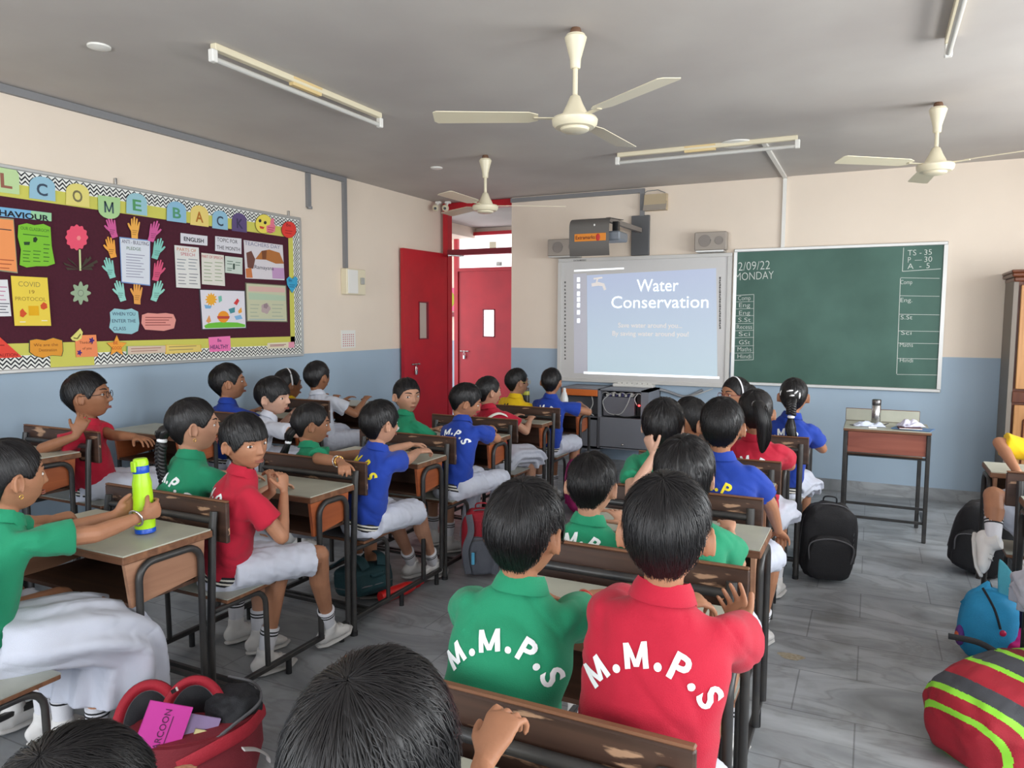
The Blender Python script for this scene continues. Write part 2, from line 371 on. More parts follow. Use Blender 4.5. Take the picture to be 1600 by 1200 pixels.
d1, U, N, L, Hh = leaf('door_1', '', (-4.175, 6.90), (-4.225, 6.15), .02, 2.18, M_glassd, (1.27, 1.66))
P = Hh+U*.58+N*.02; padlock(d1, (P[0], P[1], 1.02), U, N)
g = G(); g.loft([V3(-4.14, 6.9, 2.15), V3(-4.05, 6.75, 2.15), V3(-3.95, 6.9, 2.15)], .008, n=8); g.obj('door_closer', M_steel, d1)
# door of the classroom across the corridor
CY = 9.0
g = G()
fx0, fx1 = AY(717, 500, CY-.06).x, -4.30
for x in (fx0, fx1): g.box((x-.06, CY-.09, 0), (x, CY, 2.66))
for z in (2.14, 2.36, 2.62): g.box((fx0, CY-.09, z), (fx1, CY, z+.045))
struct(g.obj('trim_3', M_red))
d2, U, N, L, Hh = leaf('door_2', '', (fx0, CY-.05), (fx1-.06, CY-.05), 0, 2.14, M_glow, (1.24, 1.62))
padlock(d2, (fx0+.10, CY-.07, 1.04), (1, 0, 0), (0, -1, 0))
g = G(); g.box((fx0, CY-.04, 2.185), (fx1-.06, CY-.03, 2.36)); g.box((fx0, CY-.04, 2.405), (fx1-.06, CY-.03, 2.62)); struct(g.obj('window_6', M_glow, smooth=False))
g = G(); g.box((-4.72, CY-.055, 2.43), (-4.62, CY-.045, 2.53)); tag(g.obj('vent_flap', M_cream), 'small beige square fixed in the upper transom across the corridor', 'vent')
g = G(); g.box((-4.61, CY-.06, 2.20), (-4.53, CY-.05, 2.26), 0); text(g, '118', (-4.57, CY-.06, 2.208), (1, 0, 0), (0, 0, 1), .055, .01, 1)
tag(g.obj('room_number', [M_white, M_black], smooth=False), 'small white plate reading 118 above the far red door', 'sign')
g = G(); g.box((-4.35, CY-.10, 1.85), (-4.31, CY-.09, 1.98), 0); g.box((-4.345, CY-.103, 1.90), (-4.315, CY-.10, 1.94), 1)
tag(g.obj('door_notice', [M_white, M_grey], smooth=False), 'small white notice at the upper right of the far red door', 'notice')
a = AY(709, 354, CY); g = G(); g.box((a.x-.11, CY-.02, a.z-.075), (a.x+.09, CY, a.z+.075), 0, .01); text(g, 'in', (a.x+.02, CY-.021, a.z-.035), (1, 0, 0), (0, 0, 1), .11, .01, 1)
tag(g.obj('corridor_sign', [mat('mauve', (150, 130, 150), .6), M_white], smooth=False), 'small mauve sign high on the corridor wall beyond the door', 'sign')
a = AY(707, 468, CY); g = G(); g.box((a.x-.2, CY-.02, a.z-.16), (a.x+.06, CY, a.z+.16), 0); g.ell((a.x+.0, CY-.02, a.z), (.045, .006, .10), mi=1); g.box((-6.5, CY-.04, a.z-.24), (fx0-.06, CY, a.z-.18), 2)
tag(g.obj('corridor_poster', [mat('pink_paper', (226, 110, 150), .7), mat('lime_paper', (170, 196, 60), .7), M_dred], smooth=False), 'pink poster with a green oval beside the far red door', 'poster')
# ------------------------------------------------------------------ conduits
def along(name, pts, w, h, label=None, m=M_conduit, N=(0, 0, 1)):
    g = G(); g.loft(pts, [w/2]*len(pts), [h/2]*len(pts), n=4, xref=N, rnd=False); o = g.obj(name, m, smooth=False)
    if label: tag(o, label, 'conduit')
    return o
g = G(); g.box((LX+.001, BW+.01, CZ-.045), (LX+.03, 5.33, CZ-.003)); g.box((LX+.001, 5.29, 1.93), (LX+.03, 5.33, CZ-.045)); 
tag(g.obj('cable_trunking', M_conduit), 'long grey trunking along the ceiling edge of the left wall, dropping to the switch box', 'trunking')
g = G(); g.box((LX+.001, 4.825, 2.40), (LX+.028, 4.865, CZ-.048)); g.lathe([(0, -.0), (.02, 0), (.02, .02), (.0, .02)], (LX+.03, 4.845, 2.385), n=12)
tag(g.obj('drop_conduit', M_conduit), 'short grey conduit dropping from the trunking above the bulletin board end', 'conduit')
g = G(); g.box((-3.395, D-.03, 2.675), (-1.99, D, 2.715)); g.box((-2.03, D-.03, 2.46), (-1.99, D, 2.675))
tag(g.obj('cable_trunking', M_conduit), 'grey trunking along the top of the front wall, dropping to the projector bracket', 'trunking')
g = G(); g.box((-.755, D-.025, 2.115), (-.725, D, CZ)); g.box((-.755, 5.5, CZ-.02), (-.725, D, CZ)); 
tag(g.obj('cable_trunking', M_white), 'thin white trunking from the ceiling tube light down to the green chalkboard', 'trunking')
# switch box and sheet on the left wall
t = thing('switch_box', 'cream electrical switch box under the grey trunking on the left wall', 'switch box', (LX, 5.39, 1.82))
g = G(); g.box((0, -.13, -.125), (.07, .14, .105), bev=.006); g.obj('housing', M_cream, t); g = G(); g.box((.07, -.12, -.115), (.078, .02, .095), bev=.003); g.obj('lid', M_white, t)
g = G(); g.box((.07, .06, -.03), (.09, .10, .03), bev=.003); g.obj('breaker', mat('pale_grey', (170, 170, 165), .5), t)
g = G(); g.box((LX+.001, 5.25, 1.215), (LX+.006, 5.45, 1.375), 0)
for i in range(6):
    for j in range(6): g.box((LX+.006, 5.27+j*.028, 1.23+i*.02), (LX+.0065, 5.285+j*.028, 1.24+i*.02), 1)
tag(g.obj('calendar_sheet', [M_white, mat('rosy_print', (200, 130, 130), .7)], smooth=False), 'small printed calendar sheet on the left wall below the switch box', 'sheet')
# dome cameras in the corner
for i, (px, py, lb) in enumerate(((681, 325, 'small white security camera at the ceiling corner, on the left wall side'), (696, 325, 'small white security camera at the ceiling corner, beside the red door frame'))):
    p = AY(px, py, 6.70); t = thing('security_camera', lb, 'camera', p); 
    g = G(); g.cyl((0, 0, .0), (0, .05, .06), .012); g.box((-.03, .03, .05), (.03, .07, .075), bev=.005); g.obj('bracket', M_white, t)
    g = G(); g.ell((0, 0, 0), .036); g.obj('housing', M_cream, t); g = G(); g.cyl((.012, -.030, -.008), (.016, -.040, -.010), .014); g.obj('lens', M_black, t)
# ------------------------------------------------------------------ tube lights
def tube_light(c, ang, label, L=1.27, drop=0):
    t = thing('tube_light', label, 'tube light', (c[0], c[1], CZ-drop), ang, 'ceiling tube lights'); 
    g = G(); g.box((-L/2, -.018, -.03), (L/2, .018, 0), bev=.003); g.obj('batten', M_cream, t)
    for s in (-1, 1):
        g = G(); g.box((s*L/2-.016, -.016, -.085), (s*L/2+.016, .016, -.028), bev=.004); g.obj('holder', M_white, t)
    g = G(); g.cyl((-L/2+.016, 0, -.07), (L/2-.016, 0, -.07), .013); g.obj('tube', mat('unlit_tube', (200, 198, 192), .25), t)
    g = G(); g.prism([(-.02, -.003), (.02, -.003), (.013, -.045), (-.013, -.045)], 'x', -.13, .09); g.obj('ballast', mat('ballast_cream', (222, 196, 140), .5), t)
    return t
tube_light((-2.76, 3.16), math.radians(90), 'unlit tube light above the left rows of desks')
tube_light((-1.147, 5.446), 0, 'unlit tube light crosswise above the board end of the room')
tube_light((.25, 3.25), math.radians(90), 'unlit tube light cut off by the top right edge', drop=0)
for x, y, s, lb in ((-3.267, 2.326, .05, 'small round white rose on the ceiling above the bulletin board'), (-3.297, 5.311, .05, 'small round white rose on the ceiling near the door'), (-2.072, 4.155, .03, 'small white blob on the ceiling between the two nearer fans'), (-.92, 5.50, .12, 'large round white plate behind the crosswise tube light')):
    g = G(); g.lathe([(s, CZ), (s, CZ-.008), (s*.6, CZ-.014), (.0, CZ-.016)], (x, y, 0)); tag(g.obj('ceiling_rose', M_white), lb, 'ceiling rose')
# ------------------------------------------------------------------ fans
def fan(x, y, hub, ang, label):
    t = thing('ceiling_fan', label, 'fan', (x, y, CZ), 0, 'cream ceiling fans'); z = hub-CZ
    g = G(); g.lathe([(.018, -.10-.07), (.022, -.165), (.024, -.13), (.046, -.05), (.048, -.04), (.04, -.03), (.04, -.028)], n=28); g.obj('canopy', M_cream, t)
    g = G(); g.cyl((0, 0, 0), (0, 0, -.06), .006); g.lathe([(.02, -.03), (.026, -.015), (.02, 0)], n=12); g.obj('hook', mat('rust', (110, 80, 60), .8), t)
    g = G(); g.cyl((0, 0, z+.03), (0, 0, -.16), .011); g.obj('down_rod', M_cream, t)
    g = G(); g.lathe([(.0, z-.055), (.05, z-.055), (.06, z-.05), (.064, z-.04), (.085, z-.038), (.097, z-.025), (.1, z-.005), (.094, z+.004), (.06, z+.010), (.052, z+.03), (.036, z+.06), (.022, z+.095), (.014, z+.10), (.012, z+.1)], n=36); g.obj('motor', M_cream, t)
    for k in range(3):
        a = ang+k*2*math.pi/3; Mx = np.array(Matrix.Rotation(a, 4, 'Z')); Mx[2, 3] = z+.004
        g = G(); g.box((.08, -.014, -.004), (.18, .014, .0), M=Mx, bev=.002)
        pr = [(.16, -.03, .0), (.2, -.05, 0), (.6, -.058, 0), (.615, -.04, 0), (.615, .045, 0), (.6, .058, 0), (.2, .052, 0), (.16, .03, 0)]
        v = []
        for dz in (0, .003):
            for X, Y, _ in pr: v.append((X, Y, dz+Y*.16))
        v = np.array(v) @ Mx[:3, :3].T+Mx[:3, 3]; n = len(pr)
        g.add(v, [tuple(range(n))[::-1], tuple(range(n, 2*n))]+[(i, (i+1) % n, n+(i+1) % n, n+i) for i in range(n)]); g.obj('blade', M_cream, t)
fan(-1.205, 3.08, 2.345, math.radians(86), 'cream ceiling fan, the largest and nearest, left of the tube light')
fan(.285, 4.987, 2.375, math.radians(96), 'cream ceiling fan hanging above the green chalkboard at right')
fan(-2.716, 5.08, 2.345, math.radians(30), 'cream ceiling fan hanging in front of the red door frame')
# ------------------------------------------------------------------ cupboard
t = thing('cupboard', 'tall wooden cupboard standing in the right corner of the front wall', 'cupboard', (.915, 6.50, 0))
M_cw = wood('cupboard_wood', (176, 122, 74), (204, 152, 98), 5, .35, 'Z'); M_cd = wood('cupboard_dark', (84, 42, 26), (112, 60, 36), 5, .3, 'Z'); M_cs = mat('cupboard_side', (128, 118, 108), .5)
g = G(); g.box((0, 0, 0), (.03, .4, 1.84)); g.obj('side_panel', M_cs, t); g = G(); g.box((1.12, 0, 0), (1.15, .4, 1.84)); g.obj('side_panel', M_cs, t)
g = G(); g.box((.03, .02, 0), (1.12, .4, 1.83)); g.obj('body', M_cd, t)
for i in range(2):
    for (z0, z1, nm) in ((.05, .86, 'door'), (.98, 1.74, 'door')):
        x0 = .035+i*.545; g = G(); g.box((x0+.01, -.015, z0), (x0+.53, .018, z1), 0, .004)
        c = .05; pl = [(x0+.07, z0+.06+c), (x0+.07+c, z0+.06), (x0+.47-c, z0+.06), (x0+.47, z0+.06+c), (x0+.47, z1-.06-c), (x0+.47-c, z1-.06), (x0+.07+c, z1-.06), (x0+.07, z1-.06-c)]
        P = [V3(p[0], -.018, p[1]) for p in pl]; g.loft(P, .006, n=6, mi=1, closed=True, xref=(0, 1, 0)); dd = g.obj(nm, [M_cw, M_cd], t)
        g = G(); kx = x0+(.5 if i == 0 else .04); g.ell((kx, -.03, (z0+z1)/2), .014, n=10, m=8); g.obj('knob', M_steel, dd)
g = G(); g.box((-.02, -.05, 1.80), (1.17, .42, 1.83), bev=.008); g.box((-.005, -.03, 1.765), (1.155, .4, 1.80), bev=.008); g.box((-.025, -.055, 1.83), (1.175, .42, 1.85), bev=.006); g.obj('cornice', M_cd, t)
g = G(); g.box((.03, -.01, .88), (1.12, .02, .96), bev=.003); g.obj('drawer_rail', M_cd, t)
# ------------------------------------------------------------------ chalkboard
F0 = D
def front_slab(name, x0, x1, z0, z1, fr, d, mf, ms, parent):
    g = G(); g.box((x0, F0-d, z0), (x1, F0, z0+fr), bev=.004); g.box((x0, F0-d, z1-fr), (x1, F0, z1), bev=.004); g.box((x0, F0-d, z0+fr), (x0+fr, F0, z1-fr)); g.box((x1-fr, F0-d, z0+fr), (x1, F0, z1-fr)); g.obj('frame', mf, parent)
    g = G(); g.box((x0+fr, F0-d+.012, z0+fr), (x1-fr, F0, z1-fr)); return g.obj(name, ms, parent, smooth=False)
M_chalkb = mat('chalkboard_green', (48, 86, 74), .5, rgb2=(66, 104, 92), scale=2.2)
M_chalk = mat('chalk', (214, 220, 214), .9)
t = thing('chalkboard', 'green chalkboard with chalk lists, right of the white smart board', 'chalkboard', (0, 0, 0))
front_slab('writing_surface', -1.150, .515, .895, 2.115, .028, .03, M_alu, M_chalkb, t)
yb = F0-.03+.012-.001
def stroke(g, pts, w=.004, mi=0):
    g.loft([(p[0], yb, p[1]) for p in pts], [w/2]*len(pts), [.0006]*len(pts), n=6, xref=(.5, 0, .5), mi=mi)
def line2(g, a, b, w=.004):
    d = nrm(V3(b[0]-a[0], 0, b[1]-a[1])); n = V3(-d[2], 0, d[0])*w/2; A = V3(a[0], yb, a[1]); B = V3(b[0], yb, b[1])
    g.add([A-n, B-n, B+n, A+n], [(0, 1, 2, 3)]) if n[2] > 0 else g.add([A+n, B+n, B-n, A-n], [(0, 1, 2, 3)])
def chalk(g, s, px, py, h, rot=0, fit=None):
    p = AY(px, py, yb); text(g, s, p, (1, 0, 0), (0, 0, 1), h, -.012, rot=rot, fit=fit, lift=.0008)
def PX(*q): p = AY(q[0], q[1], yb); return (p.x, p.z)
g = G(); chalk(g, '12/09/22', 1174, 422, .11, .03, .30); chalk(g, 'MONDAY', 1178, 437, .10, .03, .33)
g.obj('date_writing', M_chalk, t, smooth=False)
g = G()
line2(g, PX(1144, 462), PX(1178, 460)); line2(g, PX(1178, 460), PX(1177, 562)); line2(g, PX(1143, 563), PX(1177, 562))
for y in (471, 482, 493, 505, 516, 527, 540, 551): line2(g, PX(1143, y+1), PX(1178, y), .003)
for y, s in zip((469, 480, 492, 503, 514, 525, 538, 549, 560), ('Comp', 'Eng', 'Eng', 'S.St', 'Recess', 'Sci', 'GSt', 'Maths', 'Hindi')): chalk(g, s, 1163, y, .056, .02, .06+.012*len(s))
g.obj('timetable_writing', M_chalk, t, smooth=False)
g = G(); line2(g, PX(1412, 387), PX(1410, 424)); line2(g, PX(1410, 424), PX(1470, 420))
for y, a, b in ((400, 'TS -', '35'), (411, 'P  —', '30'), (421, 'A  -', '5')): chalk(g, a, 1429, y-1, .066, .02, .10); chalk(g, b, 1450, y-2, .062, .02)
g.obj('attendance_writing', M_chalk, t, smooth=False)
g = G(); ys = (434, 462, 491, 517, 536, 560, 585)
line2(g, PX(1407, 435), PX(1401, 584))
for y in ys: line2(g, PX(1401+(585-y)*.04, y), PX(1468, y+1), .003)
for y, s in zip((444, 472, 499, 523, 542, 566), ('Comp', 'Eng.', 'S.St', 'Sci', 'Maths', 'Hindi')): chalk(g, s, 1416, y, .05, 0, .045+.01*len(s))
g.obj('homework_writing', M_chalk, t, smooth=False)
# ------------------------------------------------------------------ smart board
M_wb = mat('whiteboard', (206, 204, 202), .35); M_wf = mat('board_frame', (206, 204, 200), .4)
t = thing('smart_board', 'white interactive board showing a pale blue slide on the front wall', 'whiteboard', (0, 0, 0))
front_slab('screen_surface', -2.855, -1.165, .862, 2.085, .035, .045, M_wf, M_wb, t)
ys = F0-.045+.012
m = bpy.data.materials.new('projected_slide'); m.use_nodes = True; nt = m.node_tree; b = nt.nodes['Principled BSDF']; gg = nt.nodes.new('ShaderNodeNewGeometry'); sx = nt.nodes.new('ShaderNodeSeparateXYZ'); nt.links.new(gg.outputs['Position'], sx.inputs[0])
mr = nt.nodes.new('ShaderNodeMapRange'); mr.inputs[1].default_value = .95; mr.inputs[2].default_value = 1.9; nt.links.new(sx.outputs[2], mr.inputs[0])
rp = nt.nodes.new('ShaderNodeValToRGB'); rp.color_ramp.elements[0].color = (*lin((186, 216, 230)), 1); rp.color_ramp.elements[1].color = (*lin((166, 184, 222)), 1); nt.links.new(mr.outputs[0], rp.inputs[0])
b.inputs['Base Color'].default_value = (.3, .3, .3, 1); b.inputs['Roughness'].default_value = .5; nt.links.new(rp.outputs[0], b.inputs['Emission Color']); b.inputs['Emission Strength'].default_value = .72
M_slide = m
def scr(px, py): p = AY(px, py, ys); return V3(p.x, ys, p.z)
def quad(g, P, mi=0, lift=.001):
    P = [np.array(p, float)+V3(0, -lift, 0) for p in P]; g.add(P, [(0, 1, 2, 3)], mi)
g = G(); quad(g, [scr(918, 583), scr(1121, 591), scr(1119, 419), scr(917, 430)]); g.obj('slide', M_slide, t, smooth=False)
M_lt = mat('slide_white', (246, 250, 255), .6, emit=.75); M_gr = mat('slide_grey', (176, 190, 206), .6, emit=.55); M_ic = mat('board_print', (96, 94, 92), .7)
M_desk = mat('projected_margin', (190, 190, 200), .6, emit=.22)
g = G(); quad(g, [scr(897, 583), scr(917.7, 583), scr(916.7, 427), scr(896, 428)], 0, .0008); g.obj('slide_margin', M_desk, t, smooth=False)
g = G()
for s, px, py, h, f in (('Water', 1027, 455, .165, .40), ('Conservation', 1029, 481, .165, .93)):
    g = G(); p = scr(px, py); text(g, s, p, (1, 0, .0), (0, 0, 1), h, .0, 0, 0, .002, f); text(g, s, p+V3(.003, .0, -.005), (1, 0, 0), (0, 0, 1), h, .02, 1, 0, .0015, f)
    g.obj('slide_title', [M_lt, M_gr], t, smooth=False)
g = G()
M_sub = mat('slide_sand', (206, 200, 196), .6, emit=.6)
for s, px, py, f in (('Save water around you...', 1015, 512, .62), ('By saving water around you!', 1015, 525, .74)):
    g = G(); text(g, s, scr(px, py), (1, 0, 0), (0, 0, 1), .065, .012, 0, 0, .002, f); g.obj('slide_subtitle', M_sub, t, smooth=False)
g = G()
# faint picture of a tap on the slide
p = scr(935, 450)
g.loft([p+V3(-.07, -.002, .03), p+V3(0, -.002, .04), p+V3(.05, -.002, .03), p+V3(.07, -.002, -.02)], [.016, .018, .016, .012], [.0005]*4, n=6, xref=(0, 0, 1))
g.loft([p+V3(-.02, -.002, .05), p+V3(-.01, -.002, .09)], [.008]*2, [.0005]*2, n=6, xref=(1, 0, 0)); g.loft([p+V3(-.05, -.002, .09), p+V3(.04, -.002, .10)], [.008]*2, [.0005]*2, n=6, xref=(0, 0, 1))
g.obj('slide_tap', M_sub, t, smooth=False)
g = G(); quad(g, [scr(897, 422), scr(975, 418), scr(975, 420.5), scr(897, 424.5)]); quad(g, [scr(912, 580.5), scr(1124, 588.5), scr(1124, 592), scr(912, 584)], 0, .0022)
for i, y in enumerate((437, 447, 459, 468, 477, 488, 501)): p = scr(904, y); quad(g, [p+V3(-.016, 0, -.022), p+V3(.016, 0, -.022), p+V3(.016, 0, .022), p+V3(-.016, 0, .022)], 0, .002)
g.obj('slide_icons', M_lt, t, smooth=False)
for px, y0, y1 in ((883, 441, 560), (1125, 434, 512)):
    g = G()
    for k in range(22):
        p = scr(px, y0+(y1-y0)*k/21); quad(g, [p+V3(-.008, 0, -.011), p+V3(.008, 0, -.011), p+V3(.008-(k % 3)*.003, 0, .008), p+V3(-.008+(k % 2)*.004, 0, .008)], 0, .001)
    g.obj('button_strip', M_ic, t, smooth=False)
g = G(); p = AY(906, 408, F0-.046); text(g, 'EXTRAMARKS', p, (1, 0, 0), (0, 0, 1), .022, .01, lift=.001, fit=.13); g.obj('frame_writing', M_ic, t, smooth=False)
g = G(); p = V3(-2.02, F0-.05, .855); g.box((-2.25, F0-.10, .835), (-1.85, F0-.0, .862), bev=.006)
for i in range(7): g.cyl((-2.2+i*.05, F0-.085, .868), (-2.165+i*.05, F0-.085, .868), .010, n=8)
g.obj('pen_tray', M_white, t)
# ------------------------------------------------------------------ speakers
M_spk = mat('speaker_beige', (166, 156, 146), .6); M_spd = mat('speaker_cone', (142, 134, 128), .7)
for x0, x1, lb in ((-2.94, -2.60, 'beige wall speaker partly hidden behind the projector hood'), (-1.49, -1.205, 'beige wall speaker above the right corner of the smart board')):
    t = thing('wall_speaker', lb, 'speaker', (x0, F0-.12, 2.105), 0, 'wall speakers'); w = x1-x0
    g = G(); g.box((0, 0, 0), (w, .10, .165), bev=.008); g.obj('housing', M_spk, t)
    for cx, r in ((w*.33, .055), (w*.77, .038)):
        g = G(); g.loft([(cx, -.001, .085), (cx, -.005, .085), (cx, .004, .085)], [r, r*.95, r*.3], n=24, xref=(1, 0, 0)); g.obj('cone', M_spd, t)
    g = G(); g.box((.02, -.02, -.014), (w-.02, .118, -.002)); g.obj('bracket', M_alu, t)
# ------------------------------------------------------------------ projector on its arm
t = thing('projector_mount', 'dark grey projector hood on an arm over the smart board', 'projector', (0, 0, 0))
M_hood = mat('hood_grey', (104, 100, 96), .5)
g = G(); g.box((-2.11, F0-.03, 2.09), (-1.935, F0-.0, 2.465), bev=.004); g.obj('wall_plate', mat('plate_grey', (92, 93, 95), .5), t)
HY = 6.05
a = AY(1000, 360, F0-.05); b2 = AY(950, 343, HY+.1)
g = G(); g.loft([(a.x, a.y, a.z), (b2.x, b2.y, b2.z)], [.028, .028], [.028, .028], n=4, xref=(1, 0, 1)); g.obj('arm', mat('arm_grey', (128, 120, 114), .5), t, smooth=False)
# hood: bent sheet, front face towards the room, curving back over the top
c0 = AY(889, 400, HY); c1 = AY(951, 397, HY); xl, xr = c0.x, c1.x; zb = c0.z; zt = AY(885, 352, HY).z
pf = [(HY+.02, zb)]+[(HY, zb+(zt-zb)*.35), (HY, zt-.02)]+[(HY+.09-.09*math.cos(q), zt-.02+.075*math.sin(q)) for q in np.linspace(.2, 1.35, 7)]+[(HY+.40, zt+.075)]
out = [(y, z) for y, z in pf]; inn = [(y+.004, z-.004) for y, z in pf[::-1]]
g = G(); g.prism(out+inn, 'x', xl, xr); 
Mh = g
hood = g.obj('hood', M_hood, t, smooth=35)
g = G(); g.box((xl+.05, HY-.003, zb+.12), (xl+.335, HY+.001, zb+.185), 0, .01); text(g, 'Extramarks', (xl+.150, HY-.004, zb+.138), (1, 0, 0), (0, 0, 1), .045, .008, 1, 0, .001, .175)
g.ell((xl+.265, HY-.003, zb+.150), (.020, .003, .030), mi=2, n=20, m=10); g.ell((xl+.23, HY+.0, zb+.255), (.008, .003, .010), mi=3, n=10, m=6)
g.obj('logo_plate', [mat('logo_orange', (232, 140, 40), .5), mat('logo_brown', (90, 20, 20), .5), mat('logo_red', (200, 50, 40), .5), M_white], hood)
g = G(); g.box((xl+.08, HY+.06, zt-.14), (xr+.075, HY+.3, zt-.06), 0, .012); g.cyl((xr+.03, HY+.3, zt-.1), (xr+.03, HY+.33, zt-.1), .025, mi=1); g.box((xr-.02, HY+.15, zt-.06), (xr+.03, HY+.2, zt+.03), 1)
g.obj('projector_body', [mat('projector_grey', (120, 126, 134), .4), M_black], t)
# router / siren box
t = thing('wedge_lamp', 'beige wedge shaped box high on the wall above the projector plate', 'box', (-1.98, F0, 2.50))
g = G(); g.prism([(0, 0), (-.085, 0), (-.055, .15), (0, .15)], 'x', 0, .21); o = g.obj('housing', mat('beige_box', (190, 172, 142), .6), t, smooth=False)
g = G(); g.prism([(-.056, .075), (-.092, -.005), (-.098, .0), (-.062, .08)], 'x', .0, .215); g.obj('front_flap', mat('flap_grey', (168, 158, 146), .5), t, smooth=False)
g = G(); g.loft([(.0, -.02, .12), (-.03, -.03, .16), (.02, -.03, .185), (.12, -.03, .19), (.19, -.02, .16)], .004, n=6, xref=(0, 1, 0)); g.obj('wire', M_conduit, t)
# ------------------------------------------------------------------ computer cabinet under the board
t = thing('computer_cabinet', 'grey open metal cabinet with cables under the smart board', 'cabinet', (0, 0, 0))
M_cab = mat('cabinet_grey', (120, 122, 130), .5); M_cabd = mat('cabinet_inner', (70, 72, 78), .7)
x0, xm, x1, y0, zt = -2.66, -2.27, -1.80, 6.50, .835
g = G(); g.box((x0, y0, zt-.012), (x1, D-.01, zt)); g.box((x0, y0, .25), (x0+.012, D-.01, zt)); g.box((xm-.012, y0, .28), (xm+.012, D-.01, zt)); g.box((x1-.07, y0, .30), (x1, D-.01, zt)); g.box((x0, y0+.02, .56), (x1-.06, D-.01, .572)); g.box((xm, y0, .28), (x1, D-.01, .292)); g.box((x0, y0, .25), (xm, D-.01, .262))
g.obj('carcass', M_cab, t, smooth=False)
g = G(); g.box((x0, D-.03, .25), (x1, D-.01, zt)); g.obj('back_panel', M_cabd, t, smooth=False)
g = G(); g.box((xm+.01, y0-.015, .30), (x1-.01, y0, .575), bev=.004); dd = g.obj('flap_door', M_cab, t); g = G(); g.ell((xm+.24, y0-.02, .33), .012, n=10, m=6); g.obj('latch', M_steel, dd)
g = G(); g.box((x0+.02, y0-.012, .765), (xm-.015, y0, .825), 0, .003); g.obj('drawer_front', mat('orange_panel', (214, 110, 44), .5), t)
g = G(); g.box((x0+.02, y0+.005, .29), (xm-.02, y0+.015, .54)); g.obj('lower_panel', M_cab, t, smooth=False)
g = G(); g.box((x0+.04, y0+.1, .58), (xm-.04, y0+.38, .75), bev=.005); g.obj('amplifier', mat('amp_grey', (96, 98, 104), .5), t)
g = G(); g.box((xm+.03, y0+.03, .585), (xm+.33, D-.05, .765), bev=.004); cpu = g.obj('computer_case', mat('case_grey', (112, 112, 120), .5), t)
g = G()
for i in range(9): g.box((xm+.05+i*.03, y0+.05, .768), (xm+.07+i*.03, y0+.09, .79+(i % 3)*.008), i % 2, .002)
g.obj('connectors', [M_white, mat('plug_violet', (70, 66, 120), .5)], t)
M_cable = mat('cable_pale', (186, 186, 184), .5)
def cable(P, r=.004, m=None, name='cable', par=None):
    P = [np.array(p, float) for p in P]; out = []
    for i in range(len(P)-1):
        p0 = P[max(i-1, 0)]; p1 = P[i]; p2 = P[i+1]; p3 = P[min(i+2, len(P)-1)]
        for s in np.linspace(0, 1, 7)[:-1]: out.append(.5*((2*p1)+(-p0+p2)*s+(2*p0-5*p1+4*p2-p3)*s*s+(-p0+3*p1-3*p2+p3)*s**3))
    out.append(P[-1]); g = G(); g.loft(out, r, n=6, xref=(.3, 1, .2)); return g.obj(name, m or M_cable, par)
cable([(xm+.30, y0+.02, .80), (xm+.27, y0+.0, .70), (xm+.20, y0+.01, .61), (xm+.08, y0+.01, .62), (xm+.03, y0+.02, .72), (xm+.10, y0+.03, .79)], par=t)
cable([(x1-.10, y0+.02, .81), (xm+.34, y0+.0, .76), (xm+.36, y0+.01, .70)], par=t)
cable([(x0+.30, y0+.01, .80), (x0+.33, y0-.0, .70), (x0+.30, y0, .62), (x0+.34, y0, .58)], par=t)
cable([(xm+.36, y0+.02, .60), (xm+.25, y0-.0, .585), (xm+.15, y0+.01, .60)], .006, M_black, par=t)
for i in range(5): cable([(xm+.02+i*.07, y0+.02, .79), (xm+.06+i*.08, y0+.0, .81), (xm+.12+i*.07, y0+.03, .785)], .003, par=t)
g = G(); g.box((xm+.345, y0+.05, .59), (x1-.075, y0+.3, .80), 0, .004); g.obj('power_unit', M_black, t)
g = G(); g.ell((x1-.085, y0-.003, .70), .009, n=12, m=8); g.obj('red_indicator_light', mat('red_led', (255, 40, 40), .3, emit=14), t)
cable([(-1.80, 6.88, .82), (-1.72, 6.90, .80), (-1.6, 6.90, .765), (-1.52, 6.90, .77), (-1.40, 6.91, .83)], .014, mat('hose_grey', (140, 142, 146), .5), 'grey_conduit')
tag(bpy.data.objects['grey_conduit'], 'grey flexible conduit sagging from the cabinet below the smart board', 'conduit')
cable([(-1.50, 6.875, .77), (-1.42, 6.86, .80), (-1.30, 6.87, .85)], .006, None, 'loose_cable'); tag(bpy.data.objects['loose_cable'], 'thin pale cable rising to the right end of the smart board', 'cable')
# ------------------------------------------------------------------ bulletin board on the left wall
M_felt = mat('maroon_felt', (74, 22, 40), .95, var=.15, scale=60); M_yb = mat('yellow_border', (204, 200, 92), .8)
BY0, BY1, BZ0, BZ1 = 1.75, 4.738, 1.168, 2.30
t = thing('bulletin_board', 'maroon notice board with zigzag border covering the left wall', 'notice board', (0, 0, 0))
g = G(); f = .022; X0 = LX; X1 = LX+.03
g.box((X0, BY0, BZ0), (X1, BY1, BZ0+f), bev=.004); g.box((X0, BY0, BZ1-f), (X1, BY1, BZ1), bev=.004); g.box((X0, BY0, BZ0+f), (X1, BY0+f, BZ1-f)); g.box((X0, BY1-f, BZ0+f), (X1, BY1, BZ1-f)); g.obj('frame', M_alu, t)
BX = LX+.018
g = G(); g.box((X0, BY0+f, BZ0+f), (BX, BY1-f, BZ1-f)); g.obj('felt', M_felt, t, smooth=False)
g = G(); yb0, yb1, zb0, zb1 = BY0+f, BY1-f, BZ0+f, BZ1-f; zz = .075; yy = .075
g.box((BX, yb0, zb1-zz-yy), (BX+.001, yb1, zb1)); g.box((BX, yb0, zb0), (BX+.001, yb1, zb0+zz+yy*.9)); g.box((BX, yb1-zz-yy*.6, zb0+zz), (BX+.001, yb1, zb1-zz)); g.obj('yellow_border', M_yb, t, smooth=False)
g = G()
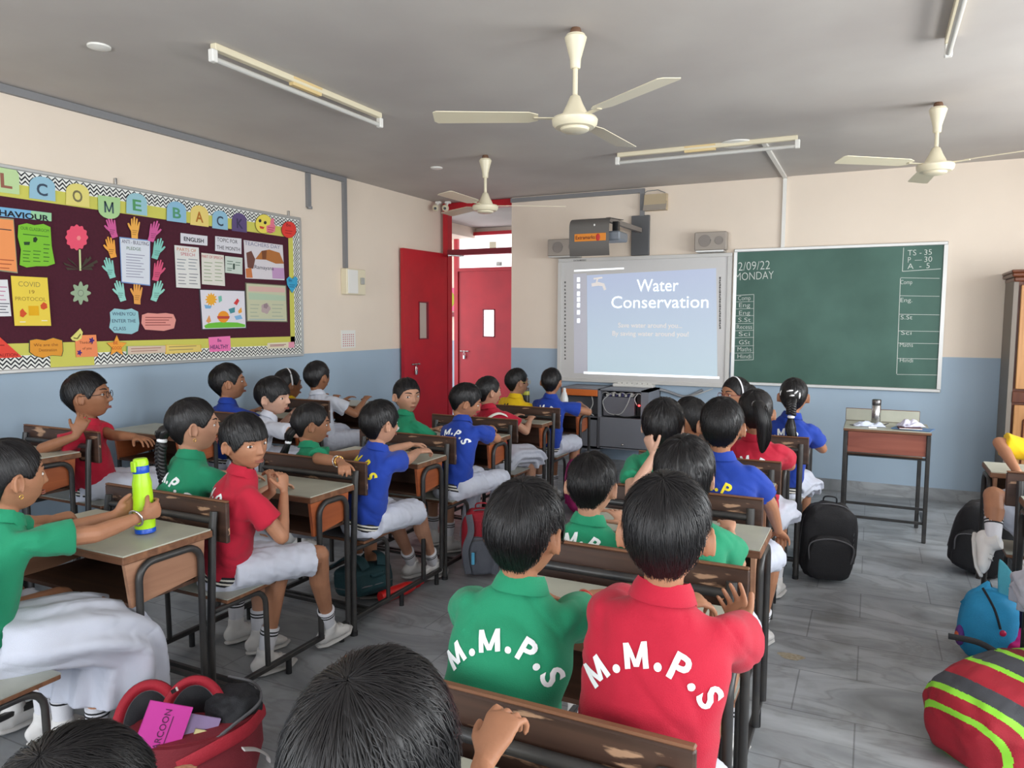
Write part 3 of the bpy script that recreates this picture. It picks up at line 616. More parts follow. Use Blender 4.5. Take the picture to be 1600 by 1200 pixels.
M_zw = mat('zigzag_white', (236, 236, 230), .8); M_zb = mat('zigzag_black', (30, 34, 40), .8)
def strip(a0, a1, c0, c1, vertical=False):
    def P(a, c, l): return (BX+l, a, c) if not vertical else (BX+l, c, a)
    q = [P(a0, c0, .0016), P(a1, c0, .0016), P(a1, c1, .0016), P(a0, c1, .0016)]; g.add(q, [(0, 1, 2, 3) if not vertical else (3, 2, 1, 0)], 0)
    n = int((a1-a0)/.042); st = (a1-a0)/n; h = c1-c0
    for row in range(3):
        cz = c0+h*(-.06+row*.33); th = h*.15; am = h*.30
        top = []; bot = []
        for i in range(2*n+1):
            a = a0+i*st/2; c = cz+(am if i % 2 else 0); bot.append((a, max(c, c0))); top.append((a, max(c+th, c0)))
        vs = [P(a, min(c, c1), .0024) for a, c in bot]+[P(a, min(c, c1), .0024) for a, c in top]; L = len(bot)
        g.add(vs, [((i, i+1, L+i+1, L+i) if not vertical else (L+i, L+i+1, i+1, i)) for i in range(L-1)], 1)
strip(yb0, yb1, zb1-zz, zb1); strip(yb0, AX(78, 560, BX).y, zb0, zb0+zz); strip(AX(147, 560, BX).y, yb1, zb0, zb0+zz); strip(zb0+zz, zb1-zz, yb1-.07, yb1, True)
g.obj('zigzag_border', [M_zw, M_zb], t, smooth=False)
for px, py in ((182, 282), (452, 333)):
    p = AX(px, py, LX+.02); g = G(); g.box((LX, p.y-.008, BZ1-.01), (LX+.02, p.y+.008, BZ1+.04), bev=.003); g.obj('hook', M_steel, t)
PC = {}
def col(rgb): 
    k = 'paper_%d_%d_%d' % rgb
    return mat(k, rgb, .85)
INK = (50, 45, 60)
_lay = [0]
def paper(name, label, cat, poly, rgb, marks=(), group=None, lift=None, edge=None):
    """flat cut-out pinned to the board: poly and marks in photograph pixels taken back to the board plane; each gets real thickness"""
    _lay[0] += 1; l = .0035+.0012*(_lay[0] % 7) if lift is None else lift
    X = BX+l; pts = [(AX(a, b, BX).y, AX(a, b, BX).z) for a, b in poly]; g = G(); g.prism(pts, 'x', X, X+.0012, 0); mats = [col(rgb)]
    if edge:
        c = np.mean(pts, 0); g2 = [tuple(c+(np.array(p)-c)*1.05) for p in pts]; mats.append(col(edge)); g.prism(g2, 'x', X-.001, X-.0002, 1)
    def mi(c):
        m = col(c)
        if m not in mats: mats.append(m)
        return mats.index(m)
    for k in marks:
        if k[0] == 't':   # text: px,py baseline centre, pixel height, colour, pixel width
            _, s, a, b, h, c, w = k[:7]; bold = k[7] if len(k) > 7 else .0; p = AX(a, b, BX); hz = AX(a, b-h, BX).z-p.z; wy = abs(AX(a+w/2, b, BX).y-AX(a-w/2, b, BX).y)
            text(g, s, (X+.0012, p.y, p.z), (0, 1, 0), (0, 0, 1), hz/.72, bold, mi(c), 0, .0006, wy)
        elif k[0] == 'p':  # polygon
            _, pl, c = k; q = [(X+.0016+.0002*(marks.index(k) % 5), AX(a, b, BX).y, AX(a, b, BX).z) for a, b in pl]
            ar = sum(q[i][1]*q[(i+1) % len(q)][2]-q[(i+1) % len(q)][1]*q[i][2] for i in range(len(q))); g.add(q if ar > 0 else q[::-1], [tuple(range(len(q)))], mi(c))
        elif k[0] == 'l':  # lines of scribble x0,y0,x1,y1,n,colour
            _, a0, b0, a1, b1, n, c = k
            for i in range(n):
                bb = b0+(b1-b0)*i/max(1, n-1); p = AX(a0, bb, BX); q = AX(a1-(i*37 % 5)*(a1-a0)*.06, bb, BX); g.box((X+.0012, p.y, p.z-.0025), (X+.0018, q.y, p.z+.0025), mi(c))
    o = g.obj(name, mats, smooth=False); return tag(o, label, cat, group)
def rect(a, b, c, d): return [(a, b), (c, b), (c, d), (a, d)]
def arch(px, py, w, h, flip=False):
    P = []
    for a in np.linspace(0, math.pi, 10): P.append((px+w*math.cos(a), py-h*.45-h*.55*math.sin(a)))
    P += [(px-w*1.02, py+h*.45), (px+w*1.02, py+h*.45)]
    if flip: P = [(x, 2*py-y) for x, y in P]
    # follow the perspective of the wall
    return [(x, y+.13*(x-px)) for x, y in P]
LET = [('L', 8, 288, 21, 30, (188, 214, 158), (150, 96, 80), 'pale green card with a brown letter L cut by the left edge', False),
       ('C', 65, 301, 20, 25, (150, 190, 208), (60, 74, 92), 'pale blue arched card with the letter C after the letter L', False),
       ('O', 120, 311, 18, 24, (224, 212, 122), (120, 112, 80), 'yellow arched card with the letter O', False),
       ('M', 169, 318, 17, 24, (170, 206, 146), (60, 80, 90), 'green card with the letter M, rounded below', True),
       ('E', 212, 325, 16, 23, (152, 194, 204), (84, 150, 96), 'pale blue arched card with the letter E above the open palms', False),
       ('B', 274, 337, 15, 22, (140, 184, 210), (84, 150, 110), 'blue arched card with a green letter B', False),
       ('A', 311, 343, 14, 22, (230, 206, 120), (176, 110, 40), 'yellow arched card with an orange letter A', False),
       ('C', 343, 349, 12, 20, (144, 186, 208), (60, 74, 92), 'pale blue arched card with the letter C beside the violet card', False),
       ('K', 373, 353, 11.5, 20, (92, 76, 120), (60, 52, 84), 'violet arched card with the letter K', False)]
for s, px, py, w, h, c, tc, lb, fl in LET:
    paper('letter_card', lb, 'letter card', arch(px, py, w, h, fl), c, [('t', s, px, py+h*(.62 if fl else .18), h*.75, tc, w*.85, .02)], 'welcome letters along the top of the board')
paper('behaviour_strip', 'blue and green strip reading BEHAVIOUR', 'strip', [(-30, 320), (79, 333), (79, 346), (-30, 335)], (120, 176, 214), [('p', [(47, 329.5), (79, 333), (79, 346), (47, 342.5)], (156, 206, 160)), ('t', 'BEHAVIOUR', 27, 340, 9, (30, 30, 40), 98, .03)])
paper('orange_sheet', 'orange written sheet cut by the left edge of the photo', 'sheet', [(-30, 340), (19, 344), (25, 425), (-30, 418)], (238, 150, 90), [('l', -20, 356, 16, 358, 1, INK), ('l', -10, 405, 20, 418, 3, (170, 80, 50))], edge=(150, 150, 120))
paper('green_poster', 'bright green wavy edged classroom poster', 'poster', [(27, 352), (40, 349), (52, 352), (66, 350), (77, 355), (79, 385), (84, 412), (72, 416), (55, 416), (40, 418), (29, 414), (31, 390), (26, 370)], (124, 190, 50), [('t', 'OUR CLASSROOM', 53, 361, 5, (60, 110, 40), 44), ('l', 34, 366, 74, 368, 1, (60, 110, 40)), ('p', [(50, 372), (54, 370), (57, 374), (54, 379), (50, 378)], (30, 50, 30)), ('p', [(35, 378), (45, 378), (44, 383), (36, 383)], (40, 70, 40)), ('l', 34, 392, 46, 408, 4, (70, 120, 40)), ('l', 50, 392, 62, 408, 4, (70, 120, 40)), ('l', 66, 382, 76, 408, 5, (60, 100, 40))])
paper('covid_sheet', 'yellow hand drawn protocol sheet with red virus drawings', 'sheet', [(15, 431), (72, 434), (78, 509), (21, 509)], (232, 204, 74), [('t', 'COVID', 44, 448, 8, (160, 140, 70), 34), ('t', '19', 47, 459, 6, (150, 110, 40), 8), ('t', 'PROTOCOL', 46, 470, 6, (160, 130, 50), 48), ('p', [(42, 478), (58, 478), (59, 493), (43, 493)], (226, 170, 20)), ('p', [(29, 486), (33, 482), (36, 486), (40, 490), (34, 496), (29, 494)], (210, 80, 40)), ('p', [(61, 477), (66, 472), (71, 475), (72, 481), (66, 484), (62, 482)], (210, 80, 40)), ('l', 29, 503, 38, 504, 1, (236, 230, 200)), ('l', 63, 501, 72, 502, 1, (236, 230, 200))])
paper('white_sheet', 'white scribbled sheet at the left edge beside the yellow one', 'sheet', [(-30, 437), (11, 437), (17, 494), (-30, 495)], (222, 222, 224), [('l', -10, 448, 10, 468, 4, (190, 120, 150)), ('l', -10, 474, 14, 488, 4, (90, 90, 100))])
def flower_poly(px, py, r, n, depth=.12): 
    return [(px+r*.88*(1+depth*math.cos(n*a))*math.cos(a), py+r*(1+depth*math.cos(n*a))*math.sin(a)) for a in np.linspace(0, 2*math.pi, 72, endpoint=False)]
paper('paper_flower', 'pink paper flower on a pale stem with dark leaves', 'flower', flower_poly(119, 371, 19, 12, .07), (232, 84, 110), [('p', flower_poly(122, 372, 3.5, 6, .1), (240, 140, 140)), ('p', [(122, 390), (125, 390), (126, 423), (123, 423)], (196, 206, 150))]+[('p', [(124, 421), (124+dx, 420+dy), (126+dx, 424+dy)], (66, 58, 46)) for dx, dy in ((-26, -10), (-20, -18), (-14, -14), (10, -18), (16, -20), (26, -14), (20, -8), (-22, -2), (18, -2))])
paper('paper_star_flower', 'pale grey green paper flower with pointed petals', 'flower', flower_poly(125, 458, 15, 8, .22), (150, 170, 140), [('p', flower_poly(125, 458, 5, 8, 0), (70, 80, 70)), ('p', flower_poly(125, 458, 4.4, 8, 0), (156, 174, 146))])
def hand_poly(px, py, rot, s=1.0, mir=1):
    P = [(-6, 16), (-7, 4), (-12, -3), (-14, -8), (-11, -9), (-7, -3), (-7, -16), (-4.5, -17), (-3.5, -6), (-2.2, -20), (.6, -20), (.8, -6), (3.2, -18), (5.6, -17), (4.8, -5), (8.2, -13), (10.2, -12), (8, 0), (6, 8), (6, 16)]
    c, q = math.cos(rot), math.sin(rot)
    return [(px+s*.86*(x*mir*c-y*q), py+s*(x*mir*q+y*c)+.10*s*x) for x, y in P]
HANDS = [(174, 357, -.35, (206, 92, 150), 'pink paper hand, topmost left of the pledge sheet', 1), (209, 358, 0, (236, 172, 80), 'orange paper hand above the pledge sheet', 1), (238, 363, .35, (206, 92, 150), 'pink paper hand to the upper right of the pledge sheet', -1),
         (172, 388, -.3, (238, 164, 70), 'orange paper hand left of the pledge sheet', 1), (245, 390, .35, (130, 196, 184), 'pale teal paper hand right of the pledge sheet, above the lower pink one', -1), (171, 420, -.35, (140, 202, 190), 'pale teal paper hand left of the pledge sheet, below the orange one', 1), (245, 424, .3, (212, 84, 120), 'rose paper hand to the lower right of the pledge sheet', -1),
         (187, 456, -.35, (150, 208, 196), 'pale teal paper hand in the bottom row, at left', 1), (213, 460, 0, (230, 160, 80), 'orange paper hand below the pledge sheet', 1), (243, 456, .4, (146, 206, 192), 'pale teal paper hand in the bottom row, at right', -1)]
for px, py, r, c, lb, mir in HANDS: paper('paper_hand', lb, 'paper hand', hand_poly(px, py, r, .95, mir), c, [('l', px-4, py+2, px+4, py+8, 3, tuple(int(v*.75) for v in c))], 'paper hands around the pledge sheet')
paper('pledge_sheet', 'white anti bullying pledge sheet among the paper hands', 'sheet', [(186, 372), (232, 377), (232, 445), (189, 440)], (214, 218, 226), [('t', 'ANTI - BULLYING', 210, 382, 6, (70, 60, 90), 42), ('t', 'PLEDGE', 207, 391, 5, (70, 110, 70), 22), ('l', 195, 397, 224, 432, 9, (150, 150, 170))], edge=(120, 150, 200))
paper('when_you_card', 'pale blue cloud shaped card reading WHEN YOU ENTER THE CLASS', 'card', [(171, 488), (178, 482), (195, 484), (205, 482), (215, 487), (217, 505), (215, 517), (205, 522), (190, 521), (178, 520), (170, 512), (172, 500)], (150, 196, 204), [('t', 'WHEN YOU', 193, 493, 5.5, (50, 60, 90), 36), ('t', 'ENTER THE', 193, 504, 5.5, (50, 60, 90), 37), ('t', 'CLASS', 186, 516, 5.5, (50, 60, 90), 20)])
paper('pink_card', 'pink cloud shaped card of small writing beside the pale blue card', 'card', [(221, 492), (230, 489), (245, 490), (258, 489), (270, 491), (274, 500), (271, 513), (255, 517), (240, 516), (226, 515), (220, 505)], (226, 150, 140), [('l', 226, 496, 268, 508, 4, (140, 60, 60))])
paper('english_label', 'white label reading ENGLISH', 'label', [(281, 364), (323, 369), (323, 384), (281, 380)], (216, 214, 220), [('t', 'ENGLISH', 302, 378, 6.5, (30, 30, 40), 31, .02)])
paper('topic_label', 'white label reading TOPIC FOR THE MONTH', 'label', [(335, 369), (376, 373), (376, 397), (335, 392)], (216, 214, 220), [('t', 'TOPIC FOR', 354, 379, 6, (30, 30, 40), 32, 0), ('t', 'THE MONTH', 356, 391, 6, (30, 30, 40), 36, 0)])
paper('parts_of_speech_sheet', 'tall white parts of speech sheet below the ENGLISH label', 'sheet', [(271, 383), (309, 387), (312, 451), (274, 449)], (222, 220, 216), [('t', 'PARTS OF', 290, 393, 5, (200, 110, 50), 30), ('t', 'SPEECH', 292, 400, 5, (190, 80, 90), 22), ('l', 275, 405, 289, 420, 4, (120, 130, 140)), ('l', 293, 405, 307, 420, 4, (120, 130, 140)), ('l', 277, 428, 290, 443, 4, (120, 120, 130)), ('l', 294, 428, 308, 443, 4, (120, 120, 130))])
paper('part_of_speech_sheet', 'smaller white part of speech sheet with green boxes', 'sheet', [(313, 395), (348, 399), (350, 447), (314, 444)], (220, 216, 206), [('t', 'PART OF SPEECH', 330, 404, 4.5, (190, 60, 70), 32), ('l', 317, 410, 330, 438, 6, (140, 160, 120)), ('l', 334, 410, 346, 438, 6, (140, 160, 120))])
paper('small_diagram_sheet', 'small pale diagram sheet under the month label', 'sheet', [(350, 400), (377, 403), (377, 429), (350, 426)], (200, 210, 200), [('l', 353, 408, 362, 412, 2, (80, 110, 90)), ('l', 366, 410, 374, 414, 2, (80, 110, 90)), ('p', [(362, 412), (365, 412), (365, 421), (362, 421)], (60, 80, 70)), ('l', 353, 419, 361, 422, 2, (80, 110, 90))])
paper('teacher_drawing', 'white drawing with brown figures, topmost at the right end', 'drawing', [(380, 375), (441, 383), (444, 438), (383, 435)], (214, 208, 212), [('t', 'TEACHERS DAY', 410, 386, 6, (120, 120, 150), 55), ('p', [(384, 395), (392, 392), (398, 405), (395, 420), (386, 418)], (110, 70, 60)), ('p', [(398, 405), (408, 392), (420, 390), (436, 395), (443, 412), (430, 412), (415, 406)], (176, 110, 56)), ('p', [(408, 392), (416, 391), (415, 405), (409, 405)], (120, 70, 40)), ('t', 'Ramayana', 412, 421, 6, (40, 40, 60), 30), ('p', [(424, 418), (443, 419), (444, 436), (425, 435)], (190, 150, 190)), ('p', [(383, 420), (392, 418), (394, 434), (384, 434)], (200, 120, 70))])
paper('festival_drawing', 'drawing of a sun, birds and an orange pot on green grass', 'drawing', [(312, 453), (381, 455), (383, 512), (316, 514)], (222, 218, 226), [('p', flower_poly(329, 468, 9, 12, .2), (236, 170, 50)), ('p', [(318, 476), (330, 478), (328, 482), (320, 482)], (120, 170, 210)), ('p', [(340, 463), (345, 462), (346, 470), (341, 473)], (120, 190, 170)), ('p', flower_poly(348, 495, 9.5, 2, .05), (236, 150, 40)), ('p', [(338, 494), (358, 494), (357, 498), (339, 498)], (190, 70, 60)), ('p', [(356, 483), (366, 480), (366, 488), (359, 490)], (70, 140, 150)), ('p', [(364, 474), (370, 466), (373, 470), (369, 477)], (210, 60, 60)), ('p', [(318, 509), (325, 505), (345, 503), (370, 504), (382, 507), (382, 511), (320, 513)], (110, 190, 60)), ('p', [(365, 494), (375, 492), (378, 498), (368, 500)], (130, 180, 220)), ('p', [(371, 486), (376, 480), (377, 488), (372, 490)], (230, 160, 60)), ('p', [(321, 502), (326, 492), (329, 502), (325, 505)], (220, 150, 90))], edge=(60, 60, 70))
paper('pastel_drawing', 'faded pastel crayon drawing, lowest at the right end', 'drawing', [(384, 443), (445, 447), (447, 502), (386, 501)], (196, 196, 166), [('p', [(387, 447), (444, 450), (444, 457), (387, 455)], (214, 176, 166)), ('p', [(387, 457), (444, 462), (445, 470), (388, 468)], (176, 196, 170)), ('p', flower_poly(414, 482, 8, 5, .1), (180, 160, 160)), ('p', flower_poly(414, 478, 4, 5, .1), (150, 130, 136)), ('l', 390, 476, 404, 494, 4, (150, 164, 150)), ('l', 424, 476, 442, 494, 4, (150, 164, 150)), ('l', 388, 499, 444, 500, 1, (140, 170, 190))], edge=(110, 110, 90))
paper('smiley', 'yellow smiling face cut-out at the top right of the board', 'cut-out', flower_poly(411, 350, 14.5, 1, 0), (232, 214, 90), [('p', flower_poly(405, 345, 2.6, 1, 0), (50, 40, 40)), ('p', flower_poly(413, 348, 2.6, 1, 0), (50, 40, 40)), ('p', [(404, 353), (412, 355), (410, 358), (405, 357)], (200, 60, 50))], edge=(120, 110, 60))
paper('thumb_cutout', 'pink thumbs up cut-out beside the smiling face', 'cut-out', [(421, 345), (424, 341), (427, 342), (427, 350), (429, 353), (428, 362), (421, 365), (415, 362), (415, 353), (421, 351)], (226, 120, 140), [('l', 417, 355, 427, 362, 3, (170, 60, 80))])
paper('red_badge', 'round red paper badge at the top right corner', 'badge', flower_poly(450, 359, 12.5, 1, 0), (222, 60, 50), [('t', 'Be', 449, 354, 5, (120, 30, 30), 7), ('l', 444, 360, 455, 364, 2, (150, 30, 30))], edge=(150, 60, 50))
paper('blue_heart', 'blue paper heart on the right border', 'heart', [(455, 458), (447, 445), (446, 436), (450, 432), (455, 436), (459, 432), (463, 434), (463, 444)], (60, 160, 200), [('t', 'Be', 452, 440, 4.5, (20, 70, 110), 5), ('l', 450, 445, 459, 448, 2, (30, 90, 130))])
paper('red_triangle', 'red triangular caution sign at the lower left', 'sign', [(-30, 500), (-4, 524), (34, 558), (-30, 561)], (224, 70, 56), [('t', 'CAUTION', 10, 557, 5, (120, 20, 20), 34), ('l', -20, 540, 6, 541, 1, (150, 30, 30))])
paper('orange_cloud_card', 'orange wavy card outlined in dark green by the lower border', 'card', [(46, 532), (56, 530), (70, 532), (82, 528), (96, 532), (97, 548), (95, 556), (80, 555), (66, 559), (54, 556), (46, 550)], (222, 150, 50), [('t', 'We are the', 71, 541, 5, (140, 80, 30), 38), ('t', 'Destination', 74, 549, 5, (140, 80, 30), 28)], edge=(50, 70, 50))
paper('orange_square_card', 'orange square card with violet flowers by the lower border', 'card', [(116, 524), (149, 523), (152, 557), (118, 558)], (238, 140, 90), [('p', flower_poly(142, 532, 4, 5, .3), (70, 40, 120)), ('p', flower_poly(123, 551, 3.5, 5, .3), (70, 40, 120)), ('t', 'Thinking', 133, 537, 4, (110, 60, 40), 20), ('t', 'of you', 135, 546, 4, (110, 60, 40), 14)])
paper('lemon_cutout', 'pale yellow semicircular cut-out over the orange square card', 'cut-out', [(109, 528), (124, 513), (128, 519), (126, 529), (119, 533), (112, 532)], (220, 212, 120), [('p', [(113, 527), (119, 528), (124, 521), (125, 523), (120, 530), (114, 529)], (110, 100, 50))])
paper('star_card', 'orange star reading BE GOOD', 'star', [(181+(17 if i % 2 == 0 else 8)*math.sin(i*math.pi/5)*.95, 541-(17 if i % 2 == 0 else 8)*math.cos(i*math.pi/5)) for i in range(10)], (240, 160, 60), [('t', 'BE', 179, 538, 5, (190, 60, 40), 7), ('t', 'GOOD', 181, 546, 5, (190, 60, 40), 15)], edge=(120, 100, 50))
paper('green_strip', 'pale strip with green edge at the bottom border', 'strip', [(198, 541), (257, 540), (257, 551), (198, 554)], (214, 190, 170), [('l', 203, 545, 250, 549, 2, (170, 120, 110))], edge=(100, 160, 110))
paper('yellow_strip', 'yellow strip at the bottom border, left of the pink note', 'strip', [(258, 539), (311, 539), (312, 549), (258, 553)], (226, 200, 110), [('l', 262, 542, 305, 547, 2, (150, 130, 90))], edge=(220, 170, 50))
paper('healthy_note', 'bright pink note reading BE HEALTHY', 'note', [(325, 527), (359, 525), (360, 548), (327, 550)], (236, 120, 176), [('t', 'Be', 342, 534, 5, (60, 30, 90), 6, .01), ('t', 'HEALTHY', 342, 545, 6.5, (60, 30, 90), 28, .01)])
paper('small_strip', 'small pink and cream strip at the bottom right of the board', 'strip', [(417, 536), (459, 534), (459, 543), (417, 545)], (226, 216, 190), [('p', [(450, 534.5), (459, 534), (459, 543), (450, 543.5)], (226, 150, 170)), ('l', 421, 539, 446, 541, 2, (150, 60, 90))])
# ------------------------------------------------------------------ desk units: bench with backrest in front, desk behind it on one frame
M_tube = mat('black_tube', (40, 40, 42), .38, rgb2=(58, 56, 54), scale=12)
M_lam = mat('desk_laminate', (188, 189, 174), .4, rgb2=(170, 171, 158), scale=5)
M_lam2 = mat('bench_laminate', (170, 172, 162), .4, rgb2=(150, 152, 144), scale=5)
M_edge = wood('edge_wood', (96, 60, 40), (134, 92, 64), 6, .5, 'X')
M_side = wood('side_ply', (150, 78, 44), (180, 98, 56), 5, .45, 'Y')
M_side2 = wood('side_pale', (150, 108, 84), (176, 132, 104), 5, .5, 'Y')
M_box = wood('box_brown', (70, 48, 36), (92, 62, 46), 5, .6, 'X')
M_back = wood('plank_brown', (54, 37, 30), (78, 55, 44), 5, .45, 'X', worn=1)
M_rub = mat('foot_rubber', (26, 26, 28), .6)
M_dark = mat('bench_dark', (54, 52, 54), .45)
def desk_unit(W=.64, pitch=.83, side=None, seatm=None, dz=.72, plank=True):
    t = bpy.data.objects.new('school_desk', None); C.objects.link(t); t.empty_display_size = .05
    r = .0125; z0 = .085
    # bench
    if plank:
        g = G(); g.box((-W+.0, .0, dz-.065), (.03, .018, dz+.085), 0, .004); b = g.obj('backrest_board', M_back, t)
        g = G(); g.box((-W, .0, dz+.085), (.03, .018, dz+.092), 0, .003); g.obj('top_lipping', M_edge, b)
        g = G(); g.cyl((-W+.04, -.018, dz+.02), (-.02, -.018, dz+.02), .013, n=10); g.obj('back_rail', M_tube, b)
        for x in (-.012, -W+.05):
            g = G(); g.loft([(x, -.05, 0), (x, -.05, .3), (x, -.026, dz), (x, -.018, dz+.055)], [.016, .016, .016, .015], [r]*4, n=10, rnd=False); p = g.obj('backrest_post', M_tube, t)
            g = G(); g.cyl((x, -.05, 0), (x, -.05, .02), .018, n=10); g.obj('rubber_foot', M_rub, p)
    g = G(); g.box((-W+.02, .02, dz-.305), (.0, .27, dz-.29), 0, .003); g.box((-W+.02, .02, dz-.29), (.0, .27, dz-.286), 1); g.obj('bench_seat', [M_edge, seatm or M_lam2], t)
    for x in (-.02, -W+.05):
        zz = dz-.318; P = [(x, -.035, zz)]+[(x, .17, zz)]+[(x, .17+.06*math.sin(q), zz-.06+.06*math.cos(q)) for q in (.4, .8, 1.2, 1.57)]+[(x, .235, z0)]
        g = G(); g.loft(P, .011, n=10, xref=(1, 0, 0)); g.obj('bench_leg', M_tube, t)
    g = G()
    for x in (-.02, -W+.05): 
        g = G(); g.box((x-.011, -.05, z0-.022), (x+.011, pitch-.075, z0), 0, .003); rl = g.obj('base_rail', M_tube, t)
        for y in (.35, pitch-.12):
            g = G(); g.cyl((x, y, 0), (x, y, z0-.02), .0125, n=10); g.obj('foot', M_rub, rl)
    g = G(); g.box((-W+.05, .045, z0-.02), (-.02, .062, z0-.004)); g.box((-W+.05, .085, z0-.02), (-.02, .10, z0-.004)); g.obj('foot_bar', M_tube, t)
    # desk
    a, b = .50, pitch-.035
    g = G(); g.box((-W, a-.02, dz-.03), (0, b, dz-.005), 0, .003); g.box((-W+.005, a-.015, dz-.005), (-.005, b-.005, dz), 1); g.obj('desktop', [M_edge, M_lam], t)
    for x in (-.035, -W+.02):
        g = G(); g.prism([(a+.0, dz-.03), (b-.02, dz-.03), (b-.03, dz-.155), (a+.02, dz-.185)], 'x', x, x+.015); g.obj('side_panel', side or M_side, t, smooth=False)
    g = G(); g.box((-W+.035, a+.02, dz-.185), (-.035, b-.04, dz-.172)); g.obj('book_shelf', M_box, t, smooth=False)
    g = G(); g.box((-W+.035, b-.05, dz-.172), (-.035, b-.04, dz-.03)); g.obj('box_back', M_box, t, smooth=False)
    for x in (-.008, -W+.008):
        y0, y1, zt, R = a+.04, b-.05, dz-.045, .055
        P = [(x, y0, z0)]+[(x, y0+R-R*math.cos(q), zt-R+R*math.sin(q)) for q in np.linspace(0, 1.57, 6)]+[(x, y1-R+R*math.sin(q), zt-R+R*math.cos(q)) for q in np.linspace(0, 1.57, 6)]+[(x, y1, z0)]
        g = G(); g.loft(P, .0125, n=10, xref=(1, 0, 0)); g.obj('desk_leg', M_tube, t)
    return t
_protos = {}
def desk(label, xr, yp, W=.64, pitch=.83, dz=.72, side=None, seatm=None, rz=0, group=None, key='a', plank=True):
    k = (key, W, pitch, dz, plank)
    if k not in _protos: o = desk_unit(W, pitch, side, seatm, dz, plank); _protos[k] = o
    else: o = dup(_protos[k])
    o.location = (xr, yp, 0); o.rotation_euler = (0, 0, rz); return tag(o, label, 'school desk', group)
# middle-left row (right ends at x = -2.10)
L2Y = [1.02, 1.90, 2.72, 3.55, 4.38, 5.10]
L2 = dict(side=M_side, key='s')
desk('worn pale-sided desk with scribbled side panel carrying the green flask', -2.10, L2Y[0], side=M_side2, key='p', pitch=.87)
desk('orange-sided desk whose bench seats the boy in red with hands at his mouth', -2.11, L2Y[1], side=M_side, key='s', pitch=.81)
desk('desk with a dark bench where the boy in blue with yellow back letters sits', -2.11, L2Y[2], side=M_side, seatm=M_dark, key='d', pitch=.81)
desk('desk on which the boy in blue leans, red and grey bag at its foot', -2.12, L2Y[3], side=M_side, key='s', pitch=.81)
desk('desk in front of the girl in red with a white strap', -2.13, L2Y[4], side=M_side, key='s', pitch=.71)
desk('foremost desk of the row nearest the red door, holding the black and yellow flask', -2.12, L2Y[5], side=M_side, key='s', pitch=.83)
# row along the left wall, taller desks
L1Y = [1.48, 2.34, 3.20, 3.98]
for i, (lb, x, hid) in enumerate((('desk against the left wall, behind the boy in red with glasses', -3.47, 1), ('desk along the left wall under the hand of the boy in red with glasses', -3.45, 0), ('desk along the left wall where the boy in white leans', -3.38, 0), ('desk along the left wall nearest the door', -3.38, 0))):
    desk(lb, x, L1Y[i], W=.58, dz=.82, key='l', pitch=(.84, .84, .76, .84)[i], side=M_side)
# centre row
CX = [-.20, -.25, -.30, -.37, -.39, -.33]; CYY = [.25, 1.10, 2.00, 2.83, 3.62, 4.46]
CL = ['nearest desk at the bottom edge, in front of the large dark head', 'desk under the hands of the boy in red seen from behind', 'desk in front of the small crouching boy in green', 'desk in front of the boy in blue with yellow letters, centre row', 'desk in front of the girl in red with a long ponytail', 'foremost desk of the centre row, before the girl in blue']
for i in range(6): desk(CL[i], CX[i], CYY[i], W=.66, pitch=(.84, .88, .82, .78, .82, .82)[i], key='c', side=M_side2)
# row at the right edge: its left end shows
desk('desk at the right edge behind which the pupil in yellow bends', .56+.62, 3.86, W=.62, key='r', side=M_side2)
desk('desk at the right edge beside the blue and purple bags, mostly out of the photo', .60+.62, 3.00, W=.62, key='r', side=M_side2)
# ------------------------------------------------------------------ teacher's table
t = thing('front_table', 'small single table with reddish apron in front of the blue wall under the chalkboard', 'table', (-.155, 5.50, 0))
W = .53; Dp = .46; H = .745
g = G(); g.box((0, 0, H-.02), (W, Dp, H-.004), 0, .003); g.box((.004, .004, H-.004), (W-.004, Dp-.004, H-.0005), 1); g.obj('tabletop', [M_edge, M_lam], t)
g = G(); g.box((0, Dp-.016, H), (W-.05, Dp, H+.09), 0, .002); g.box((.003, Dp-.018, H+.003), (W-.053, Dp-.016, H+.087), 1); g.obj('back_upstand', [M_edge, M_lam], t)
g = G(); g.box((.03, .015, H-.165), (W-.02, .03, H-.022), 0, .002); g.obj('apron', wood('apron_red', (128, 66, 52), (156, 88, 70), 5, .4, 'X'), t)
g = G(); g.box((.0, .12, H-.20), (W-.04, Dp-.04, H-.186), 0); g.box((.003, .123, H-.186), (W-.043, Dp-.043, H-.182), 1); g.obj('bench_board', [M_edge, M_lam2], t, smooth=False)
for x, y in ((.015, .015), (W-.015, .015), (W-.04, Dp-.05), (.015, Dp-.05)):
    g = G(); g.box((x-.013, y-.011, 0), (x+.013, y+.011, H-.02), bev=.004); l = g.obj('leg', M_tube, t)
for z, y in ((.10, .10), (.17, .22), (H-.21, .12)):
    g = G(); g.box((.015, y, z), (W-.015, y+.018, z+.018), bev=.003); g.obj('stretcher', M_tube, t)
for x in (.015, W-.015):
    g = G(); g.box((x-.009, .015, .10), (x+.009, Dp-.05, .118)); g.obj('side_rail', M_tube, t)
t = thing('steel_flask', 'tall steel flask standing on the front table', 'flask', (.045, 5.83, H), 0)
g = G(); g.lathe([(.028, 0), (.030, .004), (.030, .128), (.027, .132)], n=24); g.obj('body', M_steel, t); g = G(); g.lathe([(.028, .132), (.030, .136), (.030, .168), (.026, .173)], n=24); g.obj('cap', mat('dark_steel', (120, 118, 118), .3, metal=.9), t)
